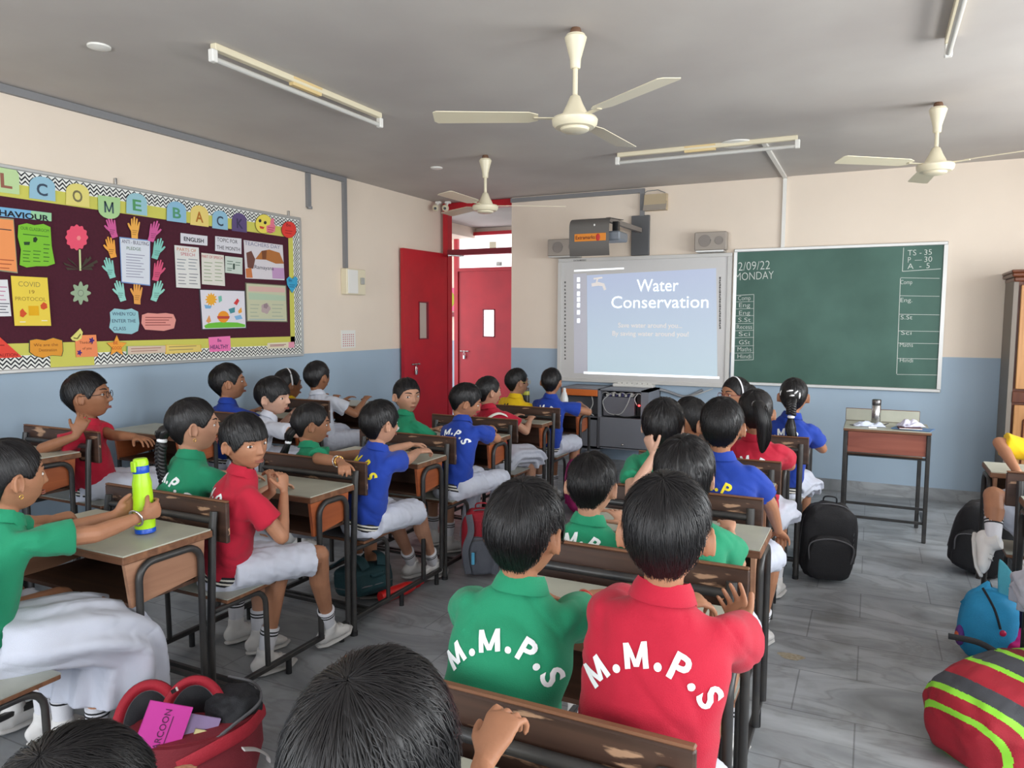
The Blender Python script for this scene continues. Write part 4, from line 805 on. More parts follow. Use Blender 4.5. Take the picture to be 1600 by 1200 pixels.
def crumple(name, c, sx, sy, h, m, label, cat, seed=0, rz=0, n=22):
    rr = np.random.default_rng(seed); g = G(); vs = []; 
    for i in range(n):
        for j in range(n):
            u, v = i/(n-1)-.5, j/(n-1)-.5; q = noise.noise(Vector((u*4+seed, v*4, seed*1.7))); q2 = noise.noise(Vector((u*9+seed, v*9, 3)))
            e = max(0, 1-(2*abs(u))**4)*max(0, 1-(2*abs(v))**4)
            vs.append((u*sx*(1+.10*q), v*sy*(1+.15*q2), .002+h*e*(.55+.9*q+.3*q2) if True else 0))
    vs = np.array(vs); vs[:, 2] = np.maximum(vs[:, 2], .0015)
    g.add(vs, [(i*n+j, (i+1)*n+j, (i+1)*n+j+1, i*n+j+1) for i in range(n-1) for j in range(n-1)])
    o = g.obj(name, m, smooth=True, loc=c); o.rotation_euler = (0, 0, rz); md = o.modifiers.new('s', 'SOLIDIFY'); md.thickness = .0015; md.offset = 1; return tag(o, label, cat) if label else o
M_cloth = mat('pale_blue_cloth', (206, 214, 232), .8)
o = crumple('face_mask', (.0, 5.66, H), .20, .075, .035, M_cloth, 'pale blue folded cloth mask with a loop on the front table', 'mask', 3, .15)
g = G(); g.loft([(.08, -.01, .004), (.105, -.02, .02), (.125, 0, .025), (.11, .02, .015), (.08, .01, .004)], .0025, n=6, xref=(0, 0, 1)); g.loft([(-.09, 0, .004), (-.12, -.015, .006), (-.10, -.02, .004)], .0025, n=6, xref=(0, 0, 1)); g.obj('ear_loop', mat('dark_loop', (60, 60, 70), .7), o)
g = G(); M2 = np.array(Matrix.Rotation(-.25, 4, 'Z')); g.box((-.12, -.07, 0), (.12, .07, .006), 0, M=M2, bev=.002); tag(g.obj('blue_folder', mat('folder_blue', (96, 132, 176), .5), loc=(.27, 5.63, H)), 'blue folder on the right half of the front table', 'folder')
g = G(); M2 = np.array(Matrix.Rotation(.1, 4, 'Z')); g.box((-.07, -.045, 0), (.07, .045, .008), 0, M=M2); g.box((-.068, -.047, .0015), (.068, .043, .0065), 1, M=M2); tag(g.obj('notebook', [mat('book_maroon', (90, 40, 50), .6), M_white], loc=(.25, 5.60, H+.007), smooth=False), 'dark covered notebook lying on the blue folder', 'notebook')
crumple('crumpled_sheet', (.26, 5.66, H+.016), .15, .10, .05, mat('paper_lilac', (214, 212, 232), .8), 'crumpled white paper lying over the notebook', 'paper', 8, .5)
g = G(); g.cyl((0, 0, .006), (.05, .01, .006), .006, n=8); tag(g.obj('chalk_stick', mat('chalk_white', (240, 240, 236), .9), loc=(.0, 5.54, H)), 'short piece of white chalk near the front edge of the table', 'chalk')
# ------------------------------------------------------------------ flasks
def bottle(name, prof, mats, loc, label, tilt=(0, 0, 0), cat='flask'):
    t = thing(name, label, cat, loc); t.rotation_euler = tilt
    for nm, pr, m in prof:
        g = G(); g.lathe(pr, n=28); g.obj(nm, mats[m], t)
    return t
lime = mat('lime_plastic', (176, 226, 30), .35); blue = mat('blue_plastic', (20, 80, 190), .35)
tb = bottle('water_flask', [('base', [(.030, 0), (.034, .003), (.034, .016), (.033, .018)], 1), ('body', [(.033, .018), (.034, .03), (.0345, .09), (.032, .112), (.033, .13), (.031, .16), (.032, .175), (.027, .20), (.0255, .212)], 0), ('collar', [(.0262, .212), (.027, .214), (.027, .236), (.026, .238)], 1), ('lid', [(.0258, .238), (.026, .25), (.022, .262), (.018, .264)], 0)], [lime, blue], (-2.268, 1.712, .722), 'lime green flask with blue bands held on the nearest left desk', (0, math.radians(-3), 0))
g = G(); g.box((-.012, -.032, .218), (.012, -.024, .256), bev=.003); g.obj('flip_catch', lime, tb)
bottle('black_flask', [('body', [(.030, 0), (.032, .004), (.032, .115), (.030, .12)], 0), ('collar', [(.031, .12), (.0315, .122), (.0315, .15), (.030, .152)], 1), ('lid', [(.028, .152), (.028, .178), (.024, .182)], 2)], [M_black, mat('olive_yellow', (176, 176, 60), .4), mat('lid_grey', (70, 72, 74), .4)], (-2.62, 5.63, .722), 'black flask with an olive yellow band on the foremost desk near the door', cat='flask')
bottle('white_bottle', [('body', [(.030, 0), (.034, .01), (.034, .09), (.022, .13), (.014, .15), (.014, .17), (.010, .18)], 0)], [mat('white_bottle', (226, 228, 230), .3)], (-2.33, 5.78, .722), 'white bottle on the foremost desk beside the boy in blue near the board', cat='bottle')
# red bottle on the floor
t = thing('red_bottle', 'red plastic bottle lying on the floor under the dark bench', 'bottle', (-2.235, 3.03, .038)); t.rotation_euler = (math.radians(-90), 0, math.radians(-14))
g = G(); g.lathe([(.026, 0), (.036, .012), (.037, .03), (.034, .12), (.035, .17), (.028, .215), (.017, .235)], n=28); g.obj('body', mat('red_plastic', (226, 40, 40), .3), t)
g = G(); g.lathe([(.019, .235), (.020, .24), (.020, .265), (.012, .272), (.010, .30), (.006, .305)], n=20); g.obj('cap', mat('red_cap', (200, 24, 30), .35), t)
g = G(); 
P = []
for i in range(20):
    a = i*math.pi*2/20; P.append((-.265+.055*math.cos(a)*(1+.2*math.sin(3*a)), 3.35+.035*math.sin(a), .0006))
g.add(P, [tuple(range(20))]); g2 = g.obj('floor_stain', mat('stain_brown', (140, 128, 100), .7, rgb2=(168, 160, 146), scale=60)); tag(g2, 'brown torn scrap patch on the floor near the centre row', 'stain')
for i, (px, py, w_) in enumerate(((1490, 1022, .06), (120, 1140, .03))):
    pass
# ------------------------------------------------------------------ school bags
def sell(g, c, r, R=None, px=.55, pz=.6, n=48, m=32, mi=0, fn=None, nz=.0, seed=0):
    """rounded-box ellipsoid; fn(u) picks a material by unit position"""
    c = np.array(c, float); k = g.n; vs = []; U = []
    for i in range(m+1):
        a = -math.pi/2+math.pi*i/m
        for j in range(n):
            b = 2*math.pi*j/n; d = np.array([math.cos(a)*math.cos(b), math.cos(a)*math.sin(b), math.sin(a)])
            ca, sa = abs(math.cos(a))**pz, np.sign(math.sin(a))*abs(math.sin(a))**pz
            p = np.array([ca*np.sign(d[0])*abs(math.cos(b))**px, ca*np.sign(d[1])*abs(math.sin(b))**px, sa])
            U.append(p); q = 1+nz*noise.noise(Vector(d*2.2)+Vector((seed, 0, 0)))+nz*.5*noise.noise(Vector(d*5)+Vector((seed, 3, 0))); vs.append(p*np.array(r)*q)
    vs = np.array(vs)
    if R is not None: vs = vs @ np.array(R)[:3, :3].T
    g.v.append(vs+c); g.n += len(vs)
    for i in range(m):
        for j in range(n):
            f = (k+i*n+j, k+i*n+(j+1) % n, k+(i+1)*n+(j+1) % n, k+(i+1)*n+j); g.f.append(f)
            u = (U[i*n+j]+U[(i+1)*n+(j+1) % n])/2; g.m.append(fn(u) if fn else mi)
def rotm(rz, rx=0, ry=0): return np.array(Matrix.Rotation(rz, 3, 'Z') @ Matrix.Rotation(rx, 3, 'X') @ Matrix.Rotation(ry, 3, 'Y'))
def fab(name, rgb): return mat(name, rgb, .75, bump=.25, bscale=260, var=.12, scale=14)
F_blk = fab('fabric_black', (30, 30, 34)); F_dg = fab('fabric_dark_grey', (72, 74, 80)); F_red = fab('fabric_red', (170, 30, 48)); F_mar = fab('fabric_maroon', (122, 28, 40)); F_lime = mat('piping_lime', (150, 226, 60), .6); F_mag = fab('fabric_magenta', (176, 34, 112)); F_in = fab('lining_black', (26, 27, 32)); F_grey = fab('fabric_grey', (100, 104, 114)); F_pipe = mat('piping_grey', (92, 92, 96), .6)
def zipline(par, P, m=F_pipe, r=.004, nm='zip'):
    g = G(); g.loft(spline0(P), r, n=6, xref=(.2, .3, 1)); return g.obj(nm, m, par)
def spline0(P, k=6):
    P = [np.array(p, float) for p in P]; out = []
    for i in range(len(P)-1):
        p0 = P[max(i-1, 0)]; p1 = P[i]; p2 = P[i+1]; p3 = P[min(i+2, len(P)-1)]
        for s in np.linspace(0, 1, k+1)[:-1]: out.append(.5*((2*p1)+(-p0+p2)*s+(2*p0-5*p1+4*p2-p3)*s*s+(-p0+3*p1-3*p2+p3)*s**3))
    return out+[P[-1]]
def backpack(label, loc, rz, w, d, h, mb, mp, mz, rx=0, ry=0, pocket=True, seed=0, strapm=None):
    t = thing('backpack', label, 'bag', loc, rz); Rr = rotm(0, rx, ry); c = V3(0, 0, h/2)
    T = lambda x, y, z: Rr @ V3(x, y, z-0)+0
    g = G(); sell(g, Rr @ c, (w/2, d/2*.8, h/2), Rr, .5, .62, nz=.06, seed=seed); g.obj('body', mb, t, True)
    if pocket:
        g = G(); sell(g, T(0, -d*.36, h*.34), (w*.40, d*.20, h*.29), Rr, .5, .55, nz=.05, seed=seed+2); p = g.obj('front_pocket', mp, t, True)
        zipline(p, [T(-w*.36, -d*.50, h*.30), T(-w*.37, -d*.52, h*.52), T(0, -d*.53, h*.60), T(w*.37, -d*.52, h*.52), T(w*.36, -d*.50, h*.30)], mz)
    zipline(t, [T(-w*.49, -d*.12, h*.25), T(-w*.48, -d*.14, h*.75), T(-w*.3, -d*.12, h*.95), T(0, -d*.12, h*1.0), T(w*.3, -d*.12, h*.95), T(w*.48, -d*.14, h*.75), T(w*.49, -d*.12, h*.25)], mz)
    g = G(); P = spline0([T(-.035, d*.12, h*.97), T(-.03, d*.12, h*1.06), T(.03, d*.12, h*1.06), T(.035, d*.12, h*.97)]); g.loft(P, .010, .004, n=8, xref=(0, 1, 0)); g.obj('grab_handle', strapm or mb, t)
    for s in (-1, 1):
        g = G(); P = spline0([T(s*w*.18, d*.30, h*.93), T(s*w*.24, d*.55, h*.85), T(s*w*.30, d*.62, h*.5), T(s*w*.36, d*.42, h*.08)]); g.loft(P, .026, .007, n=10, xref=(1, 0, 0)); g.obj('shoulder_strap', strapm or mb, t)
    return t
# black bags
t = backpack('black backpack standing on the floor beside the centre row, below the girl in blue', (-.20, 4.50, 0), math.radians(14), .30, .24, .44, F_blk, F_blk, F_pipe, ry=.06, seed=1)
g = G()
for i in range(7): a = -.05+i*.016; g.loft([V3(.13, -.10, .10+i*.03), V3(.145, -.06, .12+i*.03), V3(.15, -.02, .10+i*.03)], .0018, n=5)
g.obj('side_pattern', F_dg, t)
backpack('black backpack slumped on the floor at right, beside the raised white sock', (.60, 5.02, 0), math.radians(-12), .34, .26, .42, F_blk, F_blk, F_pipe, ry=.20, seed=2)
# magenta bag
t = backpack('magenta backpack standing in the aisle behind the small boy in green', (-1.97, 5.27, 0), math.radians(28), .27, .22, .41, F_mag, F_mag, mat('piping_pink', (206, 90, 150), .6), seed=3)
# red and grey bag with blue tag
t = backpack('red and grey backpack with a light blue zip tag in the aisle', (-1.99, 3.70, 0), math.radians(24), .24, .22, .38, F_red, F_grey, F_pipe, seed=4, ry=-.03)
g = G(); 
for x in (-.075, .075): g.loft(spline0([V3(x*1.0, -.105, .37), V3(x*.8, -.135, .28), V3(x*1.2, -.155, .18), V3(x*1.0, -.14, .04)]), .019, .004, n=8, xref=(1, 0, 0))
g.obj('grey_panel', F_grey, t)
g = G(); g.box((-.055, -.168, .10), (-.037, -.160, .17), bev=.003); g.obj('zip_tag', mat('tag_blue', (90, 180, 220), .4), t)
# teal bag under the dark bench
t = backpack('dark teal bag lying under the dark bench of the left row', (-2.46, 3.06, .10), math.radians(70), .26, .20, .28, fab('fabric_teal', (20, 60, 66)), fab('fabric_teal', (20, 60, 66)), F_pipe, rx=1.35, seed=5, pocket=False)
# open maroon bag
ex, ey = V3(.62, .78, 0), V3(-.78, .62, 0); ez = V3(0, 0, 1)
t = thing('open_backpack', 'open maroon and black backpack with books in the left aisle at the bottom', 'bag', (-1.885, 1.53, 0)); B = lambda x, y, z: ex*x+ey*y+ez*z
g = G(); g.loft([B(.02, 0, .0), B(.02, 0, .03), B(.03, 0, .12), B(.03, .0, .21), B(.03, .0, .215), B(.03, 0, .12), B(.03, 0, .05)], [.15, .19, .205, .20, .185, .18, .15], [.11, .14, .15, .145, .13, .125, .10], n=48, xref=ex, cap=False); g.obj('body', F_mar, t)
g = G(); g.loft([B(.03, 0, .205), B(.03, 0, .12), B(.03, 0, .045)], [.183, .178, .145], [.128, .122, .1], n=40, xref=ex, cap=False); g.add([B(.03+.15*math.cos(a), .1*math.sin(a), .05) for a in np.linspace(0, 6.28, 24)[:-1]], [tuple(range(23))]); g.obj('lining', F_in, t)
def arch_panel(cx, wx, h, y0, lean, band):
    g = G(); N = 22; q = np.linspace(0, math.pi, N); outr = [B(cx-wx*math.cos(a), y0+lean*math.sin(a), .16+(h-.16)*math.sin(a)**.8) for a in q]; inr = [B(cx-(wx-band)*math.cos(a), y0+.01+lean*.8*math.sin(a), .16+(h-.16-band)*math.sin(a)**.8) for a in q]; dp = [p+ey*.05-ez*.02 for p in outr]
    vs = outr+inr+dp; g.add(vs, [(i, i+1, N+i+1, N+i) for i in range(N-1)]+[(2*N+i, 2*N+i+1, i+1, i) for i in range(N-1)], 0)
    c = B(cx, y0+.06, .18); g.add(inr+[c], [(i, i+1, N) for i in range(N-1)], 1)
    o = g.obj('flap', [F_red, F_in], t, True); g = G(); g.loft(inr, .0045, n=6, xref=ey); g.obj('flap_piping', F_pipe, o)
    md = o.modifiers.new('s', 'SOLIDIFY'); md.thickness = .004
arch_panel(-.10, .105, .34, .03, .03, .03); arch_panel(.03, .105, .345, .0, .02, .028)
g = G(); sell(g, B(.15, .02, .20), (.085, .085, .085), None, .8, .8, nz=.12, seed=4); g.obj('inner_pocket', F_in, t, True)
g = G(); g.loft(spline0([B(.05, -.135, .19), B(.14, -.10, .225), B(.225, -.02, .24), B(.22, .07, .26), B(.14, .10, .29)]), .0055, n=6, xref=ez); g.obj('rim_piping', F_pipe, t)
g = G(); g.loft(spline0([B(-.02, -.150, .155), B(.08, -.152, .19), B(.18, -.10, .20), B(.24, .0, .20)]), .022, .006, n=8, xref=ez); g.obj('red_band', F_red, t)
g = G(); g.loft(spline0([B(.16, -.155, .17), B(.20, -.13, .145), B(.235, -.10, .10), B(.24, -.08, .07)]), .012, .003, n=8, xref=ey); g.obj('grey_ribbon', mat('ribbon_grey', (176, 172, 170), .6), t)
g = G(); g.box((-.006, -.003, 0), (.006, .003, .05)); o = g.obj('zip_puller', M_steel, t); o.location = tuple(B(-.03, -.012, .325)); o.rotation_euler = (.3, 1.0, 0)
def book(nm, lb, c, w, h, th, R3, mc, mp=None, txt=None):
    g = G(); Mx = np.eye(4); Mx[:3, :3] = R3; Mx[:3, 3] = c; g.box((0, 0, 0), (w, .0012, h), 0, M=Mx); g.box((0, th-.0012, 0), (w, th, h), 0, M=Mx); g.box((0, 0, 0), (.0012, th, h), 0, M=Mx); g.box((.0012, .0012, .002), (w-.003, th-.0012, h-.002), 1, M=Mx)
    ms = [mc, mat('book_pages', (226, 222, 214), .8)]
    if txt:
        ms.append(mat('book_ink', (96, 30, 80), .7)); V = V3(*Mx[:3, 3])
        text(g, txt, Mx[:3, 3]+R3 @ V3(w*.55, 0, h*.5), R3 @ V3(0, 0, -1) if False else R3 @ V3(0, 0, 1), R3 @ V3(-1, 0, 0), .026, .01, 2, 0, .0015)
        g.box((w*.62, -.001, h*.2), (w*.64, .0, h*.8), 2, M=Mx)
    return tag(g.obj(nm, ms, smooth=False), lb, 'book')
bx_ = nrm(ex*.9+ez*(-.38)); by_ = nrm(np.cross(nrm(ez*.93+ey*.22+ex*.25), bx_)); R3 = np.array([bx_, by_, np.cross(bx_, by_)]).T
O_ = V3(-1.885, 1.53, 0)
book('notebook', 'bright pink book sticking out of the open maroon backpack', O_+B(-.15, -.115, .20), .125, .16, .008, R3, mat('book_pink', (206, 60, 160), .5), txt='CARCOON')
book('notebook', 'lilac book behind the pink one in the open maroon backpack', O_+B(-.05, -.095, .15), .11, .14, .010, R3, mat('book_lilac', (150, 130, 170), .5))
book('notebook', 'pale yellow book beside the pink one in the open maroon backpack', O_+B(-.015, -.11, .12), .10, .12, .008, R3, mat('book_cream', (214, 204, 150), .5))
# striped bag at the lower right
t = thing('striped_backpack', 'red and grey backpack with lime green piping lying at the lower right', 'bag', (.50, 2.92, 0))
def stripes(u):
    s = u[0]+.20*u[2]**2+.10*u[1]
    for a, b, m in ((-9, -.86, 0), (-.86, -.78, 1), (-.78, -.60, 0), (-.60, -.50, 1), (-.50, -.26, 2), (-.26, .10, 0), (.10, .19, 1), (.19, .50, 2), (.50, .58, 1), (.58, .72, 3), (.72, .80, 1)):
        if a <= s < b: return m
    return 2
Rb7 = rotm(math.radians(38), 0, math.radians(-14))
g = G(); sell(g, (-.01, 0, .15), (.28, .205, .15), Rb7, .7, .72, n=360, m=240, nz=.05, seed=9, fn=stripes); g.obj('body', [F_red, F_lime, F_dg, F_mar], t, True)
g = G(); sell(g, (.20, .13, .13), (.15, .16, .12), Rb7, .7, .7, nz=.10, seed=12); g.obj('rear_pocket', F_dg, t, True)
g = G(); sell(g, (-.20, -.13, .14), (.035, .03, .06), Rb7, .8, .8, nz=.2, seed=10); g.obj('yellow_patch', mat('patch_yellow', (200, 206, 90), .6), t, True)
g = G(); g.loft(spline0([V3(.05, -.18, .03), V3(.12, -.10, .13), V3(.20, -.02, .26), V3(.27, .05, .27)]), .018, .004, n=8, xref=(1, -.5, 0)); g.obj('compression_strap', F_dg, t)
g = G(); g.loft(spline0([V3(-.02, .13, .27), V3(-.10, .17, .30), V3(-.20, .19, .30)]), .012, .004, n=8, xref=(0, 0, 1)); g.obj('loose_strap', F_blk, t)
g = G(); g.loft(spline0([V3(.02, .06, .295), V3(.0, .02, .30), V3(-.03, -.04, .285)]), .004, n=8); g.ell((-.03, -.045, .28), .008, n=8, m=6); g.obj('zip_puller', F_lime, t)
# blue pouch with pointed ears
t = thing('eared_bag', 'sky blue child bag with pointed ear flaps on the floor at right', 'bag', (.50, 3.70, 0)); F_sky = fab('fabric_sky', (40, 150, 200)); F_aq = fab('fabric_aqua', (90, 186, 206))
g = G(); sell(g, (0, 0, .16), (.11, .095, .16), rotm(.2, 0, .12), .8, .8, nz=.05, seed=6); g.loft([V3(-.05, 0, .22), V3(-.02, 0, .30), V3(-.005, 0, .35)], [.06, .035, .006], [.04, .025, .006], n=16); b7 = g.obj('body', F_sky, t, True)
g = G(); g.loft(spline0([V3(.05, 0, .24), V3(.06, -.01, .33), V3(.045, -.01, .40), V3(.03, -.01, .46)]), [.03]+[.036]*8+[.034, .030, .026, .022, .018, .014, .010, .006, .004, .002], .008, n=12, xref=(1, 0, 0)) if False else None
P = spline0([V3(.06, 0, .22), V3(.065, -.01, .32), V3(.05, -.01, .40), V3(.03, -.01, .455)]); k_ = len(P); g.loft(P, [.034*math.sin(math.pi*(.28+.72*i/(k_-1)))+.002 for i in range(k_)], [.008]*k_, n=14, xref=(1, 0, 0)); g.obj('ear', F_aq, t, True)
g = G(); g.ell((-.105, -.05, .11), (.02, .035, .045), n=16, m=10); e = g.obj('violet_patch', fab('fabric_violet', (96, 50, 130)), t, True); g = G(); g.ell((-.112, -.062, .11), (.016, .022, .026), n=14, m=8); g.obj('orange_patch', fab('fabric_orange', (206, 96, 60)), e, True)
g = G(); g.ell((.045, -.085, .16), (.014, .008, .014), n=12, m=8); g.obj('red_button', mat('button_red', (200, 30, 80), .4), t)
g = G(); sell(g, (.13, .02, .07), (.10, .10, .07), rotm(.3), .7, .7, nz=.08, seed=8); g.obj('pink_base', mat('pink_fabric', (206, 20, 120), .7), t, True)
zipline(t, [V3(-.03, -.04, .33), V3(.01, -.085, .26), V3(.035, -.095, .18)], F_blk, .005)
t = thing('purple_bag', 'crumpled dark purple and blue bag behind the eared bag at the right edge', 'bag', (.80, 3.92, 0)); F_pur = fab('fabric_purple', (62, 60, 110))
g = G(); sell(g, (-.02, 0, .16), (.17, .14, .16), rotm(.2), .75, .7, nz=.28, seed=14); g.obj('body', F_pur, t, True)
g = G(); sell(g, (-.07, -.09, .17), (.06, .05, .08), rotm(.2), .8, .8, nz=.25, seed=16); g.obj('blue_pocket', fab('fabric_royal', (30, 70, 160)), t, True)
g = G(); g.loft(spline0([V3(-.15, -.05, .25), V3(-.13, -.10, .32), V3(-.05, -.10, .34), V3(-.02, -.12, .22)]), .018, .006, n=8, xref=(0, 1, 0)); g.obj('shoulder_strap', F_pur, t)
g = G(); g.ell((.02, -.12, .2), (.05, .04, .05), n=16, m=10); g.obj('pale_bottle_pocket', mat('clear_blue', (130, 160, 200), .4), t)
t = thing('black_pouch', 'black pouch between the purple bag and the striped backpack', 'bag', (.74, 3.42, 0)); g = G(); sell(g, (0, 0, .08), (.14, .12, .08), rotm(.4), .7, .7, nz=.15, seed=20); g.obj('body', F_blk, t, True); g = G(); g.box((-.03, -.10, .15), (.05, -.08, .165), bev=.004); g.obj('flap_edge', mat('pink_fabric', (206, 20, 120), .7), t)
# ------------------------------------------------------------------ people
def sstep(x, a, b): t = np.clip((x-a)/(b-a), 0, 1); return t*t*(3-2*t)
def gs(x, z, cx, cz, sx, sz): return np.exp(-((x-cx)/sx)**2-((z-cz)/sz)**2)
def headsurf(d):
    """child's head surface for unit directions d: x right, y forward, z up; about 0.15 wide, 0.20 high"""
    x, y, z = d[:, 0]*.0725, d[:, 1]*.092-.004, d[:, 2]*.100+.004
    f = sstep(d[:, 1], -.1, .35)
    t = np.clip((-.005-z)/.09, 0, 1)
    x = x*(1-.34*t**1.25); y = np.where(d[:, 1] < 0, y*(1-.50*t)-.004*t, y*(1-.07*t))
    x = x*(1+.03*sstep(z, .0, .06)*(1-f)); 
    y = np.where(d[:, 1] > 0, y-.006*gs(x, z, 0, -.01, .03, .05)*f+.002*f, y)
    y = y+f*(.0035*gs(x, z, 0, .026, .045, .011)-.0085*gs(np.abs(x), z, .031, .006, .0135, .0095)+.003*gs(np.abs(x), z, .031, .006, .007, .004)
        + .0045*gs(np.abs(x), z, .040, -.026, .019, .018)+.0055*gs(x, z, 0, -.053, .022, .016)+.0075*gs(x, z, 0, -.084, .020, .013)+.012*sstep(-z, .02, .07)*np.exp(-(x/.04)**2)-.003*gs(x, z, 0, -.070, .016, .006))
    k = np.clip((.018-z)/.042, 0, 1)*(z > -.04); drop = 1-sstep(-z, .024, .034)
    y = y+f*(.006+.0215*k**1.3)*np.exp(-(x/(.0060+.0050*k))**2)*drop*(z < .03)
    y = y+f*.005*gs(np.abs(x), z, .0095, -.026, .0045, .006)
    return np.stack([x, y, z], 1)
def headmesh(g, R, c, s, mi=0):
    n, m = 72, 60; vs = [(0, 0, -1)]
    for i in range(1, m):
        a = -math.pi/2+math.pi*i/m
        for j in range(n): b = 2*math.pi*j/n; vs.append((math.cos(a)*math.cos(b), math.cos(a)*math.sin(b), math.sin(a)))
    vs.append((0, 0, 1)); P = headsurf(np.array(vs))*s @ R.T+c
    fs = [(0, 1+(j+1) % n, 1+j) for j in range(n)]
    for i in range(m-2):
        for j in range(n): a = 1+i*n+j; b = 1+i*n+(j+1) % n; fs.append((a, b, b+n, a+n))
    L = len(vs)-1; o = 1+(m-2)*n; fs += [(o+j, o+(j+1) % n, L) for j in range(n)]
    g.add(P, fs, mi)
def remesh(g, name, mats, vox, smooth=3, parent=None, disp=None, fac=.5):
    me = g.mesh('tmp'); o = bpy.data.objects.new('tmp', me); C.objects.link(o)
    r = o.modifiers.new('r', 'REMESH'); r.mode = 'VOXEL'; r.voxel_size = vox; r.adaptivity = 0; r.use_smooth_shade = True
    if smooth: s = o.modifiers.new('s', 'SMOOTH'); s.iterations = smooth; s.factor = fac
    dg = bpy.context.evaluated_depsgraph_get(); me2 = bpy.data.meshes.new_from_object(o.evaluated_get(dg), depsgraph=dg)
    bpy.data.objects.remove(o); bpy.data.meshes.remove(me)
    me2.name = name; me2.materials.clear(); [me2.materials.append(m) for m in mats]
    me2.polygons.foreach_set('use_smooth', [True]*len(me2.polygons))
    if disp: disp(me2)
    return me2
def to_local(me, org):
    n = len(me.vertices); a = np.empty(n*3); me.vertices.foreach_get('co', a); a = a.reshape(-1, 3)-org; me.vertices.foreach_set('co', a.ravel()); me.update()
def eul(yaw, pitch=0, roll=0):
    """columns right, forward, up; yaw left positive, pitch down negative"""
    return np.array(Matrix.Rotation(yaw, 3, 'Z') @ Matrix.Rotation(pitch, 3, 'X') @ Matrix.Rotation(roll, 3, 'Y'))
def rotv(v, ax, a):
    ax = nrm(ax); v = np.array(v, float); return v*math.cos(a)+np.cross(ax, v)*math.sin(a)+ax*np.dot(ax, v)*(1-math.cos(a))
def hand(g, w, d, nml, side, curl=.5, s=1.0, spread=.09, thumb=.7, fc=None):
    """w wrist, d direction of the palm, nml the way the palm faces, side +1 right hand"""
    d = nrm(d); nml = nrm(np.array(nml, float)-d*np.dot(nml, d)); th = nrm(np.cross(d, nml))*side
    P = [w-d*.01, w+d*.012*s, w+d*.034*s, w+d*.056*s, w+d*.064*s]
    g.loft(P, [v*s for v in (.017, .021, .028, .031, .029)], [v*s for v in (.013, .013, .0125, .011, .009)], n=16, xref=th, rnd=True)
    g.ell(w+d*.026*s+th*.016*s+nml*.006*s, (.013*s, .018*s, .011*s), rot=np.array([th, d, nml]).T)
    for i, (off, L, r) in enumerate(((.0240, .050, .0062), (.0082, .056, .0064), (-.0080, .052, .0062), (-.0235, .042, .0056))):
        c = (fc[i] if fc else curl*(1+.12*i))
        dd = rotv(d, nml, -side*spread*(1.5-i)*-1 if False else 0); dd = nrm(d+th*spread*(1.5-i)); p = w+d*.060*s+th*off*s*1.02; pts = [p-dd*.012*s, p]
        ax = np.cross(dd, nml)
        for k, fr in enumerate((.46, .30, .24)):
            dd = rotv(dd, ax, c*(.75, 1.0, .7)[k]); p = p+dd*L*fr*s; pts.append(p)
        g.loft(pts, [r*s*1.04, r*s*1.06, r*s, r*s*.95, r*s*.85], n=10, xref=th, rnd=True)
    td = nrm(th*.75+d*.62+nml*.28); p = w+d*.014*s+th*.016*s; pts = [p, p+td*.024*s]
    td = nrm(rotv(td, np.cross(td, nml), thumb*.5)+d*.25); p = pts[-1]+td*.020*s; pts.append(p); td = nrm(td+d*.35+nml*thumb*.25); pts.append(p+td*.016*s)
    g.loft(pts, [.0098*s, .0088*s, .0078*s, .0068*s], n=10, xref=nml, rnd=True)
def ik(S, W, a, b, pole):
    v = W-S; L = np.linalg.norm(v)
    if L > (a+b)*.995: W = S+v/L*(a+b)*.995; v = W-S; L = (a+b)*.995
    u = v/L; x = (a*a-b*b+L*L)/(2*L); h = math.sqrt(max(0, a*a-x*x)); pl = np.array(pole, float); pl = pl-u*np.dot(pl, u); return S+u*x+nrm(pl)*h, W
SKIN = {}
def skin(k):
    rgb = {'a': (190, 142, 116), 'b': (172, 121, 92), 'c': (150, 102, 74), 'd': (204, 160, 138)}[k]
    return mat('skin_'+k, rgb, .5, var=.10, scale=24, bump=.06, bscale=180, spec=.35)
def hairmat():
    if 'hair' in _M: return _M['hair']
    m = bpy.data.materials.new('black_hair'); m.use_nodes = True; nt = m.node_tree; b = nt.nodes['Principled BSDF']
    b.inputs['Base Color'].default_value = (.009, .008, .009, 1); b.inputs['Roughness'].default_value = .36; b.inputs['Specular IOR Level'].default_value = .42
    uv = nt.nodes.new('ShaderNodeUVMap'); mp = nt.nodes.new('ShaderNodeMapping'); mp.inputs['Scale'].default_value = (70, 2.0, 1); nt.links.new(uv.outputs[0], mp.inputs[0])
    n = nt.nodes.new('ShaderNodeTexNoise'); n.inputs['Scale'].default_value = 1.6; n.inputs['Detail'].default_value = 5; nt.links.new(mp.outputs[0], n.inputs['Vector'])
    bp = nt.nodes.new('ShaderNodeBump'); bp.inputs['Strength'].default_value = .75; bp.inputs['Distance'].default_value = .004; nt.links.new(n.outputs[0], bp.inputs['Height']); nt.links.new(bp.outputs[0], b.inputs['Normal'])
    r = nt.nodes.new('ShaderNodeMapRange'); r.inputs[3].default_value = .26; r.inputs[4].default_value = .58; nt.links.new(n.outputs[0], r.inputs[0]); nt.links.new(r.outputs[0], b.inputs['Roughness'])
    _M['hair'] = m; return m
M_str = mat('hair_strand', (18, 16, 18), .42, spec=.42)
